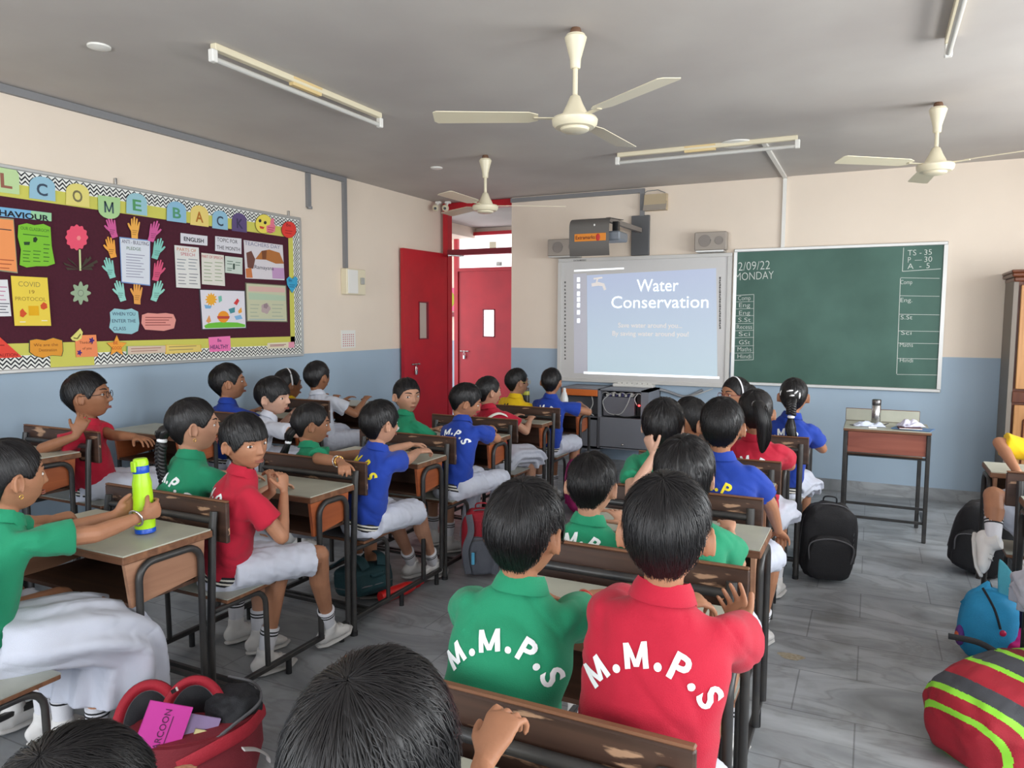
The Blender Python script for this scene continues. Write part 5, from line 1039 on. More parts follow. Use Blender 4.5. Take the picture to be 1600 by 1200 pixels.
HL = {  # hairline height by azimuth from the face (0) to the nape (pi)
 'boy': ([0, .5, .85, 1.12, 1.28, 1.42, 1.85, 2.2, 2.6, 3.15], [.052, .050, .040, .012, -.012, .018, .014, -.040, -.062, -.066], .0115, .003),
 'fringe': ([0, .5, .8, 1.08, 1.28, 1.42, 1.85, 2.2, 2.6, 3.15], [.026, .028, .026, -.004, -.014, .012, .008, -.046, -.066, -.070], .015, .005),
 'long': ([0, .4, .8, 1.1, 1.3, 1.45, 1.9, 2.3, 2.7, 3.15], [.046, .042, .026, -.01, -.040, -.050, -.060, -.074, -.080, -.080], .019, .010),
 'girl': ([0, .5, .85, 1.12, 1.28, 1.42, 1.85, 2.2, 2.6, 3.15], [.058, .052, .036, .010, .000, .012, .004, -.046, -.064, -.068], .011, .002)}
def spline(P, k=6):
    P = [np.array(p, float) for p in P]; out = []
    for i in range(len(P)-1):
        p0 = P[max(i-1, 0)]; p1 = P[i]; p2 = P[i+1]; p3 = P[min(i+2, len(P)-1)]
        for s in np.linspace(0, 1, k+1)[:-1]: out.append(.5*((2*p1)+(-p0+p2)*s+(2*p0-5*p1+4*p2-p3)*s*s+(-p0+3*p1-3*p2+p3)*s**3))
    return out+[P[-1]]
def make_hair(o, R, c, s, style, strands, seed, spike=1.0, back=None):
    az, hz, T, edge = HL[style]; rng = np.random.default_rng(seed); nA, nV = (128, 40) if strands > 900 else (72, 26)
    phi = np.linspace(0, 2*math.pi, nA, endpoint=False); ap = np.abs((phi+math.pi) % (2*math.pi)-math.pi)
    zb = np.interp(ap, az, hz)
    # boundary directions: solve polar angle so that the surface reaches the hairline height
    el = np.linspace(-1.2, 1.45, 90); bd = []
    for p, z in zip(phi, zb):
        D3 = np.stack([np.cos(el)*np.sin(p), np.cos(el)*np.cos(p), np.sin(el)], 1); S = headsurf(D3); i = int(np.argmin(np.abs(S[:, 2]-z))); bd.append(D3[i])
    bd = np.array(bd); crown = nrm(V3(.12*math.sin(seed*1.3), -.34, .93))
    def dirs(ai, v):
        b = bd[ai]; dt = np.clip(b @ crown, -1, 1); om = np.arccos(dt); so = np.sin(om)
        return (np.sin((1-v)*om)/so)[:, None]*crown+(np.sin(v*om)/so)[:, None]*b
    def thick(v, z): return T*spike*(1-.62*sstep(v, .45, 1.0))*(.75+.4*sstep(z, -.02, .07))+0*v
    ai = np.tile(np.arange(nA), nV); v = np.repeat(np.linspace(.02, 1, nV), nA)
    d = dirs(ai, v); S = headsurf(d); r = np.array([noise.noise(Vector((a[0]*6+seed, a[1]*6, a[2]*6))) for a in d]); r2 = np.array([noise.noise(Vector((math.cos(phi[i])*5+seed, math.sin(phi[i])*5, q*2.5))) for i, q in zip(ai, v)])
    nn = d/np.linalg.norm(d, axis=1, keepdims=True); tk = thick(v, S[:, 2])*(1+.22*r+.22*r2); tk = np.where(v > .985, edge, tk); tk = np.maximum(tk, edge*(v < .985))
    P = S+nn*tk[:, None]; Pin = headsurf(dirs(np.arange(nA), np.ones(nA)*.99)); Pin = Pin*.965
    vs = [headsurf(crown[None])[0]+crown*T*.9]; vs = np.vstack([[vs[0]], P, Pin])*s
    fs = [(0, 1+(j+1) % nA, 1+j) for j in range(nA)]
    for i in range(nV): 
        for j in range(nA): a = 1+i*nA+j; b = 1+i*nA+(j+1) % nA; fs.append((a, b, b+nA, a+nA))
    fs = [f[::-1] for f in fs]
    g = G(); g.add(vs @ R.T+c, fs, 0); ncap = len(fs); uvs = []
    for f in fs:
        for q in f:
            if q == 0: uvs.append((0.5, 0))
            else:
                j = (q-1) % nA; i = (q-1)//nA; u = j/nA
                if j == 0 and any(((w-1) % nA) == nA-1 for w in f if w): u = 1.0
                uvs.append((u, min(i/nV, 1)))
    if strands:
        V = []; F = []; k = 0; K = 5
        A = rng.integers(0, nA, strands); v0 = rng.random(strands)**.7*.9; dl = .16+.30*rng.random(strands); jit = rng.integers(-2, 3, strands) if nA > 100 else rng.integers(-1, 2, strands); w0 = (.0004+.0006*rng.random(strands)) if strands > 900 else (.0007+.0009*rng.random(strands)); lf = rng.random(strands)**2*.0045*spike+.0006
        rows = []
        for q in range(K):
            t = q/(K-1); vv = np.clip(v0+dl*t, 0, 1.015 if style != 'girl' else 1.0); aa = (A+np.round(jit*t).astype(int)) % nA; dd = dirs(aa, vv); SS = headsurf(dd)
            tkk = np.maximum(thick(vv, SS[:, 2]), edge*.8)+lf*(.3+t*1.0)*(1 if style != 'girl' else .25)
            rows.append(SS+dd*tkk[:, None])
        rows = np.array(rows)*s
        T3 = rows[-1]-rows[0]; N3 = rows[2]/(np.linalg.norm(rows[2], axis=1, keepdims=True)+1e-9); Sd = np.cross(T3, N3); Sd /= (np.linalg.norm(Sd, axis=1, keepdims=True)+1e-9)
        for q in range(K):
            ww = (w0*(1, 1, .9, .65, .1)[q])[:, None]*s
            V.append(np.stack([rows[q]-Sd*ww, rows[q]+N3*ww*.7, rows[q]+Sd*ww], 1))
        V = np.stack(V, 1).reshape(-1, 3)  # strand, q, 3
        for st in range(strands):
            b0 = st*K*3
            for q in range(K-1):
                a = b0+q*3; F.append((a, a+1, a+4, a+3)); F.append((a+1, a+2, a+5, a+4))
        g.add(V @ R.T+c, F, 1)
    me = g.mesh('hair', [hairmat(), M_str], True)
    ul = me.uv_layers.new(name='UVMap'); buf = np.zeros((len(me.loops), 2), np.float32); buf[:len(uvs)] = uvs; ul.data.foreach_set('uv', buf.ravel())
    return me
def tuft(g, P, r, seed=0, n=14, wave=.0):
    """a hank of hair: bundle loft with strands"""
    Q = spline(P, 6); k = len(Q); rr = np.interp(np.linspace(0, 1, k), np.linspace(0, 1, len(r)), r)
    g.loft(Q, rr, rr*.8, n=n, xref=(1, .2, 0), rnd=True)
    rng = np.random.default_rng(seed)
    for i in range(34):
        a = rng.random()*6.28; u = nrm(np.array([math.cos(a), math.sin(a), .15*rng.random()])); g.loft([q+u*rr[j]*(.93+.12*rng.random()) for j, q in enumerate(Q)][::2], .0012, n=4, mi=1, xref=(1, 0, 0))
def braid(g, P, r, seed=0):
    Q = spline(P, 8); k = len(Q)
    for i, q in enumerate(Q[:-1]):
        t = nrm(Q[i+1]-q); sx = nrm(np.cross(t, (0, 1, .1))); a = (i % 2)*2-1; R3 = np.array([nrm(sx+t*.9*a), np.cross(nrm(sx+t*.9*a), np.cross(t, sx)), np.cross(t, sx)]).T
        g.ell(q+sx*r*.35*a, (r*1.05, r*.62, r*.8), rot=R3, n=12, m=8)
SHIRTS = {'green': (22, 138, 98), 'red': (182, 14, 48), 'blue': (18, 58, 158), 'yellow': (238, 196, 10), 'white': (204, 208, 220)}
def cloth(name, rgb): return mat(name, rgb, .85, sheen=.08, bump=.25, bscale=500, var=.05, scale=9)
M_wcloth = cloth('white_cloth', (202, 206, 220)); M_wband = cloth('belt_white', (226, 222, 212)); M_bband = cloth('belt_black', (24, 24, 30))
M_eye = mat('eye_white', (236, 232, 228), .2); M_iris = mat('iris_dark', (34, 20, 14), .12, spec=.8); M_lip = mat('lip', (150, 88, 74), .5); M_brow = mat('brow', (26, 20, 18), .7)
M_shoe = mat('shoe_white', (224, 222, 220), .55, bump=.1, bscale=80); M_sole = mat('sole_white', (200, 198, 196), .7); M_shoeb = mat('shoe_black', (26, 26, 30), .4); M_solg = mat('sole_grey', (136, 130, 124), .8)
M_sock = cloth('sock_white', (226, 226, 232)); M_lan = mat('red_ribbon', (214, 50, 60), .7)
def folds(amp, fz=34, fx=9, seed=0):
    def f(me):
        n = len(me.vertices); co = np.empty(n*3); no = np.empty(n*3); me.vertices.foreach_get('co', co); me.vertex_normals.foreach_get('vector', no); co = co.reshape(-1, 3); no = no.reshape(-1, 3)
        for i in range(0, n):
            p = co[i]; q = noise.noise(Vector((p[0]*fx+seed, p[1]*fx, p[2]*fz*.6+p[0]*9))) + .5*noise.noise(Vector((p[0]*fx*2.2+seed, p[1]*fx*2.2+4, p[2]*fz))) - .9*max(0, .16-abs(noise.noise(Vector((p[0]*7+seed*2, p[1]*7, p[2]*15+p[0]*13)))))*4
            co[i] = p+no[i]*amp*q
        me.vertices.foreach_set('co', co.ravel()); me.update()
    return f
def person(label, head, seat, yaw=0, sz=.43, hyaw=0, hpitch=0, hroll=0, L=None, Rr=None, legs=None, shirt='green', letters=None, let_str='M.M.P.S', bottom='shorts', style='boy', strands=300, vox=.006, sk='b',
           hs=1.0, tilt=0, extras=(), twist=0, seed=1, glasses=None, lanyard=False, open_eyes=True, skirt_pts=None, group=None, shoes='white', sleeve=.66, spike=1.0, belly=1.0, collar_tr=None, letzoff=0, lets=1.0, shoulder=1.0, nolegs=False, socks=True, lett_cols=None, clothres=.008, facepad=True, eyesx=0):
    head = V3(*head); O = V3(seat[0], seat[1], 0); Rb = eul(yaw); rt, fw, up = Rb[:, 0], Rb[:, 1], Rb[:, 2]
    w = lambda x, y, z: O+rt*x+fw*y+up*z
    p0 = w(0, 0, sz+.075); Rh = eul(yaw+hyaw, hpitch, hroll)
    down = nrm(nrm(p0-head)*.75+V3(0, 0, -1)*.6+nrm(-Rh[:, 2])*.25)
    nb = head+down*.113*hs; ch = p0*.40+nb*.60-fw*.020
    lo = p0*.78+nb*.22-fw*.012
    spn = nrm(nb-p0); Rt = eul(yaw+twist); ax = nrm(Rt[:, 0]-spn*np.dot(Rt[:, 0], spn)*.8); ax = nrm(ax+V3(0, 0, 1)*math.sin(tilt)); fwd = nrm(np.cross(spn, ax))
    sc = nb-spn*.054; SW = .108*shoulder
    SL, SR = sc-ax*SW, sc+ax*SW
    g = G()
    headmesh(g, Rh, head, hs)
    hl = lambda x, y, z: head+Rh @ (np.array([x, y, z])*hs)
    for sx in (-1, 1):   # ears
        a = rotv(Rh[:, 1], Rh[:, 2], sx*.45); Re = np.array([np.cross(a, Rh[:, 2]), a, Rh[:, 2]]).T
        g.ell(hl(sx*.073, -.012, -.006), (.0065*hs, .015*hs, .026*hs), rot=Re, n=14, m=10)
        Pe = [hl(sx*.079, -.010, -.006)+Re @ (np.array([sx*.003, .0145*math.cos(q), .027*math.sin(q)])*hs) for q in np.linspace(-.9, 3.9, 12)]
        g.loft(Pe, .0042*hs, n=8, xref=Re[:, 0], rnd=True)
    g.loft([nb-spn*.05, nb-spn*.01, hl(0, -.022, -.062), hl(0, -.018, -.02)], [.050, .037, .036*hs, .038*hs], n=16, xref=ax)
    # torso core under the shirt
    g.loft([p0, lo, ch, sc, nb], [.08, .08, .08, .06, .033], [.065, .065, .055, .035, .03], n=16, xref=ax)
    arms = []
    for sd, S, A in ((-1, SL, L), (1, SR, Rr)):
        A = dict(A or {}); S2 = S
        W = A.get('w'); W = w(sd*.09, .30, sz+.32) if W is None else (V3(*A['w']) if A.get('world') else w(*A['w']))
        pole = A.get('pole'); pole = (rt*sd*.8-up*.7-fw*.2) if pole is None else (rt*pole[0]+fw*pole[1]+up*pole[2])
        E_, W = ik(S2, W, .205, .185, pole)
        g.loft([S2-ax*sd*.025+nrm(E_-S2)*.01, S2*.7+E_*.3, S2*.4+E_*.6, E_], [.016, .027, .0305, .029], n=12, xref=up, rnd=True); g.loft([E_, E_*.65+W*.35, W], [.0285, .0275, .0185], [.0285, .0265, .0165], n=12, xref=up, rnd=True)
        hd = A.get('d'); hd = nrm(W-E_) if hd is None else nrm(rt*hd[0]+fw*hd[1]+up*hd[2]); nm = A.get('n', (0, 0, -1)); nm = rt*nm[0]+fw*nm[1]+up*nm[2]
        hand(g, W+hd*.012, hd, nm, sd, A.get('curl', .35), A.get('s', .92), A.get('spread', .09), A.get('thumb', .7), A.get('fc'))
        arms.append((S2, E_, W))
    lg = []
    legs = legs or {}
    for sd, k in ((-1, 'L'), (1, 'R')):
        Hp = w(sd*.062, .02, sz+.065); dflt = ((sd*.095, .315, sz+.062), (sd*.09, .30+.03*sd*0, .085)); kn, an = legs.get(k, dflt)[:2]; kn = V3(*kn) if legs.get('world') else w(*kn); an = V3(*an) if legs.get('world') else w(*an)
        lg.append((Hp, kn, an, legs.get(k, (0, 0, None))[2] if len(legs.get(k, ())) > 2 else None))
        if nolegs: continue
        g.loft([Hp+fw*.03, Hp*.5+kn*.5, kn], [.048, .056, .045], n=14, xref=rt, rnd=True)
        mid = kn*.68+an*.32-nrm(np.cross(rt, nrm(kn-an)))*(-.010); g.loft([kn, mid, kn*.3+an*.7, an], [.043, .042, .030, .025], n=14, xref=rt, rnd=True)
    me = remesh(g, 'person', [skin(sk)], vox, 1, fac=.5); org = p0*1.0; to_local(me, org)
    root = link('person', me, None, tuple(org)); tag(root, label, 'person', group)
    def part(me, name, par=root, smooth=None):
        to_local(me, org if par is root else org); o = bpy.data.objects.new(name, me); C.objects.link(o); o.parent = par; return o
    def gpart(g, name, mats, par=root, sm=True): return part(g.mesh(name, mats if isinstance(mats, (list, tuple)) else [mats], sm), name, par)
    # ---- face
    if open_eyes:
        for sx in (-1, 1):
            g = G(); c0 = hl(sx*.031, .0628, .006); g.ell(c0, (.0135*hs, .0145*hs, .0072*hs), rot=Rh, n=18, m=12); e = gpart(g, 'eye', M_eye)
            g = G(); dv = nrm(Rh[:, 1]+Rh[:, 0]*(.12*sx*0+eyesx)); g.ell(c0+dv*.0108*hs, (.0066*hs, .0042*hs, .0062*hs), rot=Rh, n=14, m=8); gpart(g, 'iris', M_iris, e)
            g = G(); Pl = [hl(sx*(.017+.028*u), .0805-.012*u*u*1.6, .0135+.004*math.sin(u*3.0)) for u in np.linspace(0, 1, 8)]
            g.loft(Pl, [.0012]+[.0018]*6+[.0010], n=6, xref=Rh[:, 2]); 
            gpart(g, 'eyelid_line', M_brow)
        for sx in (-1, 1):
            g = G(); Pb = [hl(sx*(.014+.036*u), .0855-.020*u*u, .026+.006*math.sin(u*2.4)) for u in np.linspace(0, 1, 8)]; g.loft(Pb, [.0022, .0034, .0036, .0034, .003, .0026, .002, .0012], [.0016]*8, n=8, xref=Rh[:, 2]); gpart(g, 'eyebrow', M_brow)
    g = G(); 
    for zz, rr in ((-.0515, .0026), (-.0565, .0032)):
        g.loft([hl(u*.019, .0903-.015*u*u, zz+(.0012*(1-abs(u)) if zz > -.055 else -.001*(1-abs(u)))) for u in np.linspace(-1, 1, 9)], [rr*hs*(.25+.75*math.cos(u*1.35)) for u in np.linspace(-1, 1, 9)], n=8, xref=Rh[:, 1])
    gpart(g, 'lips', M_lip)
    hme = make_hair(root, Rh, head, hs, style, strands, seed, spike); hair = part(hme, 'hair')
    # ---- shirt
    sm = cloth('shirt_'+shirt, SHIRTS[shirt]); g = G(); b_ = belly
    hip = p0-spn*.035
    g.loft([hip, p0+spn*.02, lo, p0*.58+nb*.42-fw*.016, ch, ch*.45+sc*.55-fwd*.004, sc-spn*.004, nb-spn*.012, nb+spn*.006], [.106*b_, .120*b_, .124*b_, .125*b_, .128*(.5+.5*shoulder), .133*shoulder, .122*shoulder, .076, .046], [.092*b_, .100*b_, .098*b_, .094*b_, .090, .082, .064, .054, .044], n=28, xref=ax)
    for (S2, E_, W), sd in zip(arms, (-1, 1)):
        se = S2+(E_-S2)*sleeve; u = nrm(E_-S2); g.loft([S2-ax*sd*.040, S2-ax*sd*.01, S2+u*.025, S2+u*.06, se-u*.01, se], [.028, .036, .043, .049, .058, .060], [.028, .036, .042, .046, .053, .055], n=18, xref=spn)
    me = remesh(g, 'shirt', [sm], clothres, 12, disp=folds(.0065, 26, 10, seed), fac=.55); bv = None
    so = None
    vsx = [v.co.copy() for v in me.vertices]; bv = BVHTree.FromPolygons(vsx, [tuple(p.vertices) for p in me.polygons]); so = part(me, 'shirt')
    # collar
    g = G(); up2 = nrm(nb-ch+(hl(0, -.02, -.05)-nb)*1.0); cx = nrm(ax-up2*np.dot(ax, up2)); cy = np.cross(up2, cx); base = nb+up2*.002; rings = []
    N = 40
    for j, (r, h, th) in enumerate(((.047, -.008, 0), (.0435, .020, 0), (.046, .024, 0), (.053, .012, 0), (.0615, -.010, 0), (.060, -.013, 0), (.050, -.002, 0))):
        rings.append([base+cx*(r*1.02*math.cos(q))+cy*(r*.98*math.sin(q)-.004)+up2*(h+(.006 if math.sin(q) < 0 else -.012*math.sin(q)**2)) for q in np.linspace(math.pi*.5+.16, math.pi*2.5-.16, N)])
    vs = [p for r in rings for p in r]; K = len(rings); fs = []
    for j in range(K):
        for i in range(N-1): a = j*N+i; b = ((j+1) % K)*N+i; fs.append((a, a+1, b+1, b))
    fs.append(tuple(j*N for j in range(K))); fs.append(tuple(j*N+N-1 for j in range(K))[::-1]); g.add(vs, fs); gpart(g, 'collar', cloth('collar_'+(collar_tr or shirt), SHIRTS[collar_tr or shirt]), so, 50)
    if lanyard:
        g = G(); Pq = [base+cx*(.050*math.cos(q))+cy*(.050*math.sin(q)-.004)+up2*(.012 if math.sin(q) < 0 else .012-.05*math.sin(q)) for q in np.linspace(math.pi*.5, math.pi*2.5, 30)]; g.loft(Pq, .0075, .0016, n=8, xref=up2, closed=False); gpart(g, 'lanyard', M_lan)
    if letters:
        lm = mat('letter_'+letters, {'white': (238, 244, 246), 'yellow': (232, 214, 40), 'black': (30, 34, 44)}[letters], .7)
        cen = p0*.40+nb*.60; N3 = -nrm(fwd); X3 = nrm(ax); Y3 = nrm(np.cross(N3, X3)); Y3 = Y3 if np.dot(Y3, spn) > 0 else -Y3
        g = G(); chars = list(let_str); RAD = .102; sp = {'.': .20}; wd = [(.46 if c_ == '.' else 1.12 if c_ == 'M' else .9) for c_ in chars]; tot = sum(wd); step = 2.3/ (tot) ; an = 1.15
        cc = cen+Y3*(-.018+letzoff)
        for c_, q in zip(chars, wd):
            a_mid = an-step*q/2; an -= step*q
            v, f = text2d(c_, .03) if c_ != 'M' else glyph_m(.17); v = v.copy(); 
            if c_ == '.': v = (v-v.mean(0))*1.35+np.array([0, .12])
            else: v[:, 0] *= (1.0 if c_ == 'M' else 1.12)
            v = v*.056*lets
            # subdivide
            bm = bmesh.new(); bvv = [bm.verts.new((x, y, 0)) for x, y in v]
            for t_ in f:
                try: bm.faces.new([bvv[i] for i in t_])
                except ValueError: pass
            bmesh.ops.subdivide_edges(bm, edges=[e for e in bm.edges if e.calc_length() > .006], cuts=2, use_grid_fill=False); bmesh.ops.triangulate(bm, faces=bm.faces[:])
            bm.verts.index_update(); V = np.array([v_.co[:2] for v_ in bm.verts]); F = [tuple(x.index for x in fc_.verts) for fc_ in bm.faces]; bm.free()
            rr = -(a_mid); co, si = math.cos(rr), math.sin(rr); cx_, cy_ = RAD*lets*math.sin(-a_mid), RAD*lets*math.cos(a_mid)
            U = V[:, 0]*co+V[:, 1]*(-math.sin(-rr))*-1*0; 
            # rotate by -a so that letters lean outwards along the arc
            ang = a_mid; x2 = V[:, 0]*math.cos(ang)-V[:, 1]*math.sin(ang)+cx_; y2 = V[:, 0]*math.sin(ang)+V[:, 1]*math.cos(ang)+cy_
            pts = []; ok = True; miss = 0
            for x_, y_ in zip(x2, y2):
                o_ = cc+X3*x_+Y3*(y_-.03)+N3*.3; h_ = bv.ray_cast(Vector(o_), Vector(-N3), .6)
                if h_[0] is None or h_[1].dot(Vector(N3)) < .10:
                    miss += 1; h_ = bv.find_nearest(Vector(o_-N3*(.3-.02)))
                    if h_[0] is None: ok = False; break
                pts.append(np.array(h_[0])+np.array(h_[1])*.0022)
            if ok and miss < len(pts)*.75: g.add(pts, F)
        if g.n: gpart(g, 'lettering', lm, so, False)
    # ---- belt, bottom
    g = G(); 
    for i, mi_ in enumerate((1, 0, 1, 0, 1)):
        h0 = -.038+i*.008; g.loft([p0+spn*(h0-.001), p0+spn*(h0+.008)], [.113*b_, .113*b_], [.098*b_, .098*b_], n=32, xref=ax, mi=mi_, cap=(i in (0, 4)))
    if bottom != 'none': gpart(g, 'belt', [M_wband, M_bband], sm=True)
    if bottom in ('shorts', 'trousers'):
        g = G(); mcol = {'shorts': M_wcloth, 'trousers': M_wcloth}[bottom]; g.loft([p0-spn*.028, p0-spn*.05, p0-spn*.075+fw*.01], [.112*b_, .118*b_, .105], [.098*b_, .104*b_, .085], n=24, xref=ax)
        for (Hp, kn, an, ft), sd in zip(lg, (-1, 1)):
            if bottom == 'shorts': e = Hp+(kn-Hp)*.90; g.loft([Hp-fw*.02, Hp*.5+e*.5-up*.002, e-nrm(kn-Hp)*.04-up*.004, e-up*.006], [.082, .080, .086, .092], [.074, .070, .068, .072], n=20, xref=rt)
            else: g.loft([Hp-fw*.02, Hp*.5+kn*.5, kn], [.080, .072, .062], [.074, .066, .058], n=20, xref=rt, rnd=True); g.loft([kn, kn*.5+an*.5, an*.95+kn*.05], [.058, .052, .055], n=18, xref=rt)
        part(remesh(g, bottom, [mcol], clothres, 3, disp=folds(.006, 12, 26, seed+5)), bottom)
    elif bottom == 'skirt':
        kn = (lg[0][1]+lg[1][1])/2; mid = (p0+kn)/2; N = 64; rings = []
        prof = skirt_pts or [(p0-spn*.028, .112, .098, ax), (p0-spn*.05+fw*.01, .135, .115, ax), (w(0, .08, sz+.075), .175, .085, rt), (w(0, .18, sz+.065), .19, .082, rt), (w(0, .29, sz+.05), .195, .085, rt), (w(0, .34, sz+.0), .19, .10, rt)]
        g = G(); Pc = [p[0] for p in prof]; Q = spline(Pc, 4); k = len(Q); rx = np.interp(np.linspace(0, 1, k), np.linspace(0, 1, len(prof)), [p[1] for p in prof]); ry = np.interp(np.linspace(0, 1, k), np.linspace(0, 1, len(prof)), [p[2] for p in prof])
        g.loft(Q, rx, ry, n=N, xref=rt); vv = g.v[0]
        for i in range(k):
            for j in range(N):
                t_ = i/(k-1); q = Q[i]; dv = vv[i*N+j]-q; vv[i*N+j] = q+dv*(1+(.015+.075*t_)*math.sin(j*2*math.pi/N*11+2*math.sin(j*.2+seed)))
        part(remesh(g, 'skirt', [M_wcloth], .007, 2, disp=folds(.004, 10, 12, seed+5)), 'skirt')
    # ---- socks and shoes
    if not nolegs:
        for (Hp, kn, an, ft), sd in zip(lg, (-1, 1)):
            u = nrm(kn-an); fd = ft if ft is not None else nrm(fw+rt*sd*.12); fd = nrm(V3(*fd)); 
            if socks:
                g = G(); g.loft([an-u*.02, an+u*.03, an+u*.075, an+u*.115], [.030, .031, .035, .038], n=18, xref=rt, mi=0)
                for h in (.085, .098): g.loft([an+u*h, an+u*(h+.006)], [.0372, .0385], n=18, xref=rt, mi=1)
                gpart(g, 'sock', [M_sock, M_bband])
            wd = nrm(np.cross(fd, u)); un = nrm(np.cross(wd, fd)); hl_ = an-un*.05
            g = G(); P = [hl_-fd*.045+un*.012, hl_-fd*.03+un*.016, hl_+fd*.01+un*.02, hl_+fd*.06+un*.006, hl_+fd*.105-un*.006, hl_+fd*.125-un*.010]
            g.loft(P, [.020, .030, .033, .036, .032, .016], [.030, .038, .040, .028, .020, .010], n=18, xref=wd, rnd=True); g.loft([an-un*.015, an+un*.03], [.036, .034], n=16, xref=wd)
            me = remesh(g, 'shoe', [M_shoe if shoes == 'white' else M_shoeb], .006, 3); sh = part(me, 'shoe')
            g = G(); Q = [hl_-fd*.052-un*.020, hl_-fd*.02-un*.022, hl_+fd*.05-un*.026, hl_+fd*.11-un*.026, hl_+fd*.142-un*.022]; g.loft(Q, [.018, .034, .037, .036, .014], [.008, .0095, .009, .009, .007], n=16, xref=wd, rnd=True); gpart(g, 'sole', M_sole if shoes == 'white' else M_solg, sh)
            if shoes == 'white':
                g = G()
                for q in (.035, .055, .075): a_ = hl_+fd*q+un*(.040-.22*(q-.035)*1.3); g.loft([a_-wd*.018, a_+un*.004, a_+wd*.018], .0028, n=6, xref=fd)
                gpart(g, 'laces', M_sole, sh)
    # ---- extras
    if glasses:
        gm = mat('frame_'+glasses, {'black': (30, 26, 30), 'gold': (206, 190, 120), 'maroon': (120, 40, 50)}[glasses], .35); g = G()
        for sx in (-1, 1):
            g.loft([hl(sx*.031+.020*math.cos(q), .092-.10*abs(abs(.031+.020*math.cos(q)*sx)-.02)**1.4, .004+.015*math.sin(q)) for q in np.linspace(0, 6.28, 22)[:-1]], .0016, n=6, xref=Rh[:, 1], closed=True)
            g.loft([hl(sx*.051, .085, .008), hl(sx*.072, .05, .008), hl(sx*.082, -.01, .010)], .0015, n=6, xref=Rh[:, 2])
        g.loft([hl(-.012, .094, .007), hl(0, .097, .009), hl(.012, .094, .007)], .0015, n=6, xref=Rh[:, 2]); gpart(g, 'glasses', gm, sm=True)
    for e in extras:
        if e[0] == 'tail':      # ponytail: points in head space
            g = G(); tuft(g, [hl(*p) for p in e[1]], e[2], seed); gpart(g, 'ponytail', [hairmat(), M_str], hair)
        elif e[0] == 'braid':
            g = G(); braid(g, [hl(*p) for p in e[1]], e[2], seed); gpart(g, 'braid', [hairmat()], hair)
        elif e[0] == 'tie':
            g = G(); p = hl(*e[1]); d_ = nrm(Rh @ np.array(e[2], float)); g.loft([p-d_*.008, p-d_*.004, p+d_*.004, p+d_*.008], [e[3]*.8, e[3], e[3], e[3]*.8], n=16, xref=Rh[:, 0]+.01); gpart(g, 'hair_tie', mat('tie_white', (236, 236, 240), .6), hair)
        elif e[0] == 'band':
            g = G(); g.loft([hl(.088*math.cos(q), e[1]+.0*q, .0+.118*math.sin(q)) for q in np.linspace(.05, math.pi-.05, 24)], .006, .0025, n=8, xref=Rh[:, 1]); gpart(g, 'hair_band', mat('band_white', (240, 240, 244), .5), hair)
        elif e[0] == 'clips':
            for (x, y, z, a_, l_) in e[1]:
                g = G(); c_ = hl(x, y, z); t_ = nrm(Rh @ V3(math.cos(a_), 0, math.sin(a_))); n_ = nrm(c_-head); g.loft([c_-t_*l_+n_*.002, c_+n_*.007, c_+t_*l_+n_*.002], [.003, .0055, .003], [.002]*3, n=8, xref=np.cross(t_, n_)); gpart(g, 'hair_clip', mat('clip_white', (238, 238, 240), .4), hair)
        elif e[0] == 'earring':
            g = G(); c_ = hl(e[1]*.083, -.006, -.036); g.loft([c_+Rh @ V3(0, .005*math.cos(q), .006*math.sin(q)-.005) for q in np.linspace(0, 6.28, 14)[:-1]], .0012, n=6, xref=Rh[:, 0], closed=True); gpart(g, 'earring', mat('gold', (220, 180, 90), .25, metal=1))
        elif e[0] == 'bangle':
            S2, E_, W = arms[0 if e[1] == 'L' else 1]; u = nrm(W-E_); c_ = W-u*e[2]; x_ = nrm(np.cross(u, (0, 0, 1))); y_ = np.cross(u, x_)
            g = G(); g.loft([c_+x_*(e[3]*math.cos(q))+y_*(e[3]*math.sin(q))+u*.006*math.sin(q) for q in np.linspace(0, 6.28, 26)[:-1]], e[5] if len(e) > 5 else .0022, n=8, xref=u, closed=True); gpart(g, 'bangle', mat('bangle_'+e[4], {'silver': (214, 214, 214), 'thread': (190, 40, 50), 'gold': (214, 170, 90), 'black': (30, 30, 34)}[e[4]], .25, metal=0 if e[4] in ('thread', 'black') else 1))
        elif e[0] == 'strap':
            g = G(); Ps = [w(*p) for p in e[1]]; Q = spline(Ps, 5); out = []
            g.loft(Q, .010, .002, n=8, xref=rt); gpart(g, 'white_strap', M_wband)
    return root
def HP(px, py, Y): p = AY(px, py, Y); return (p.x, p.y, p.z)
def ZP(px, py, Z): p = AZ(px, py, Z); return (p.x, p.y, p.z)
R = math.radians
G5 = dict(world=1)
NEAR = .0038; MID = .0050; FAR = .0062
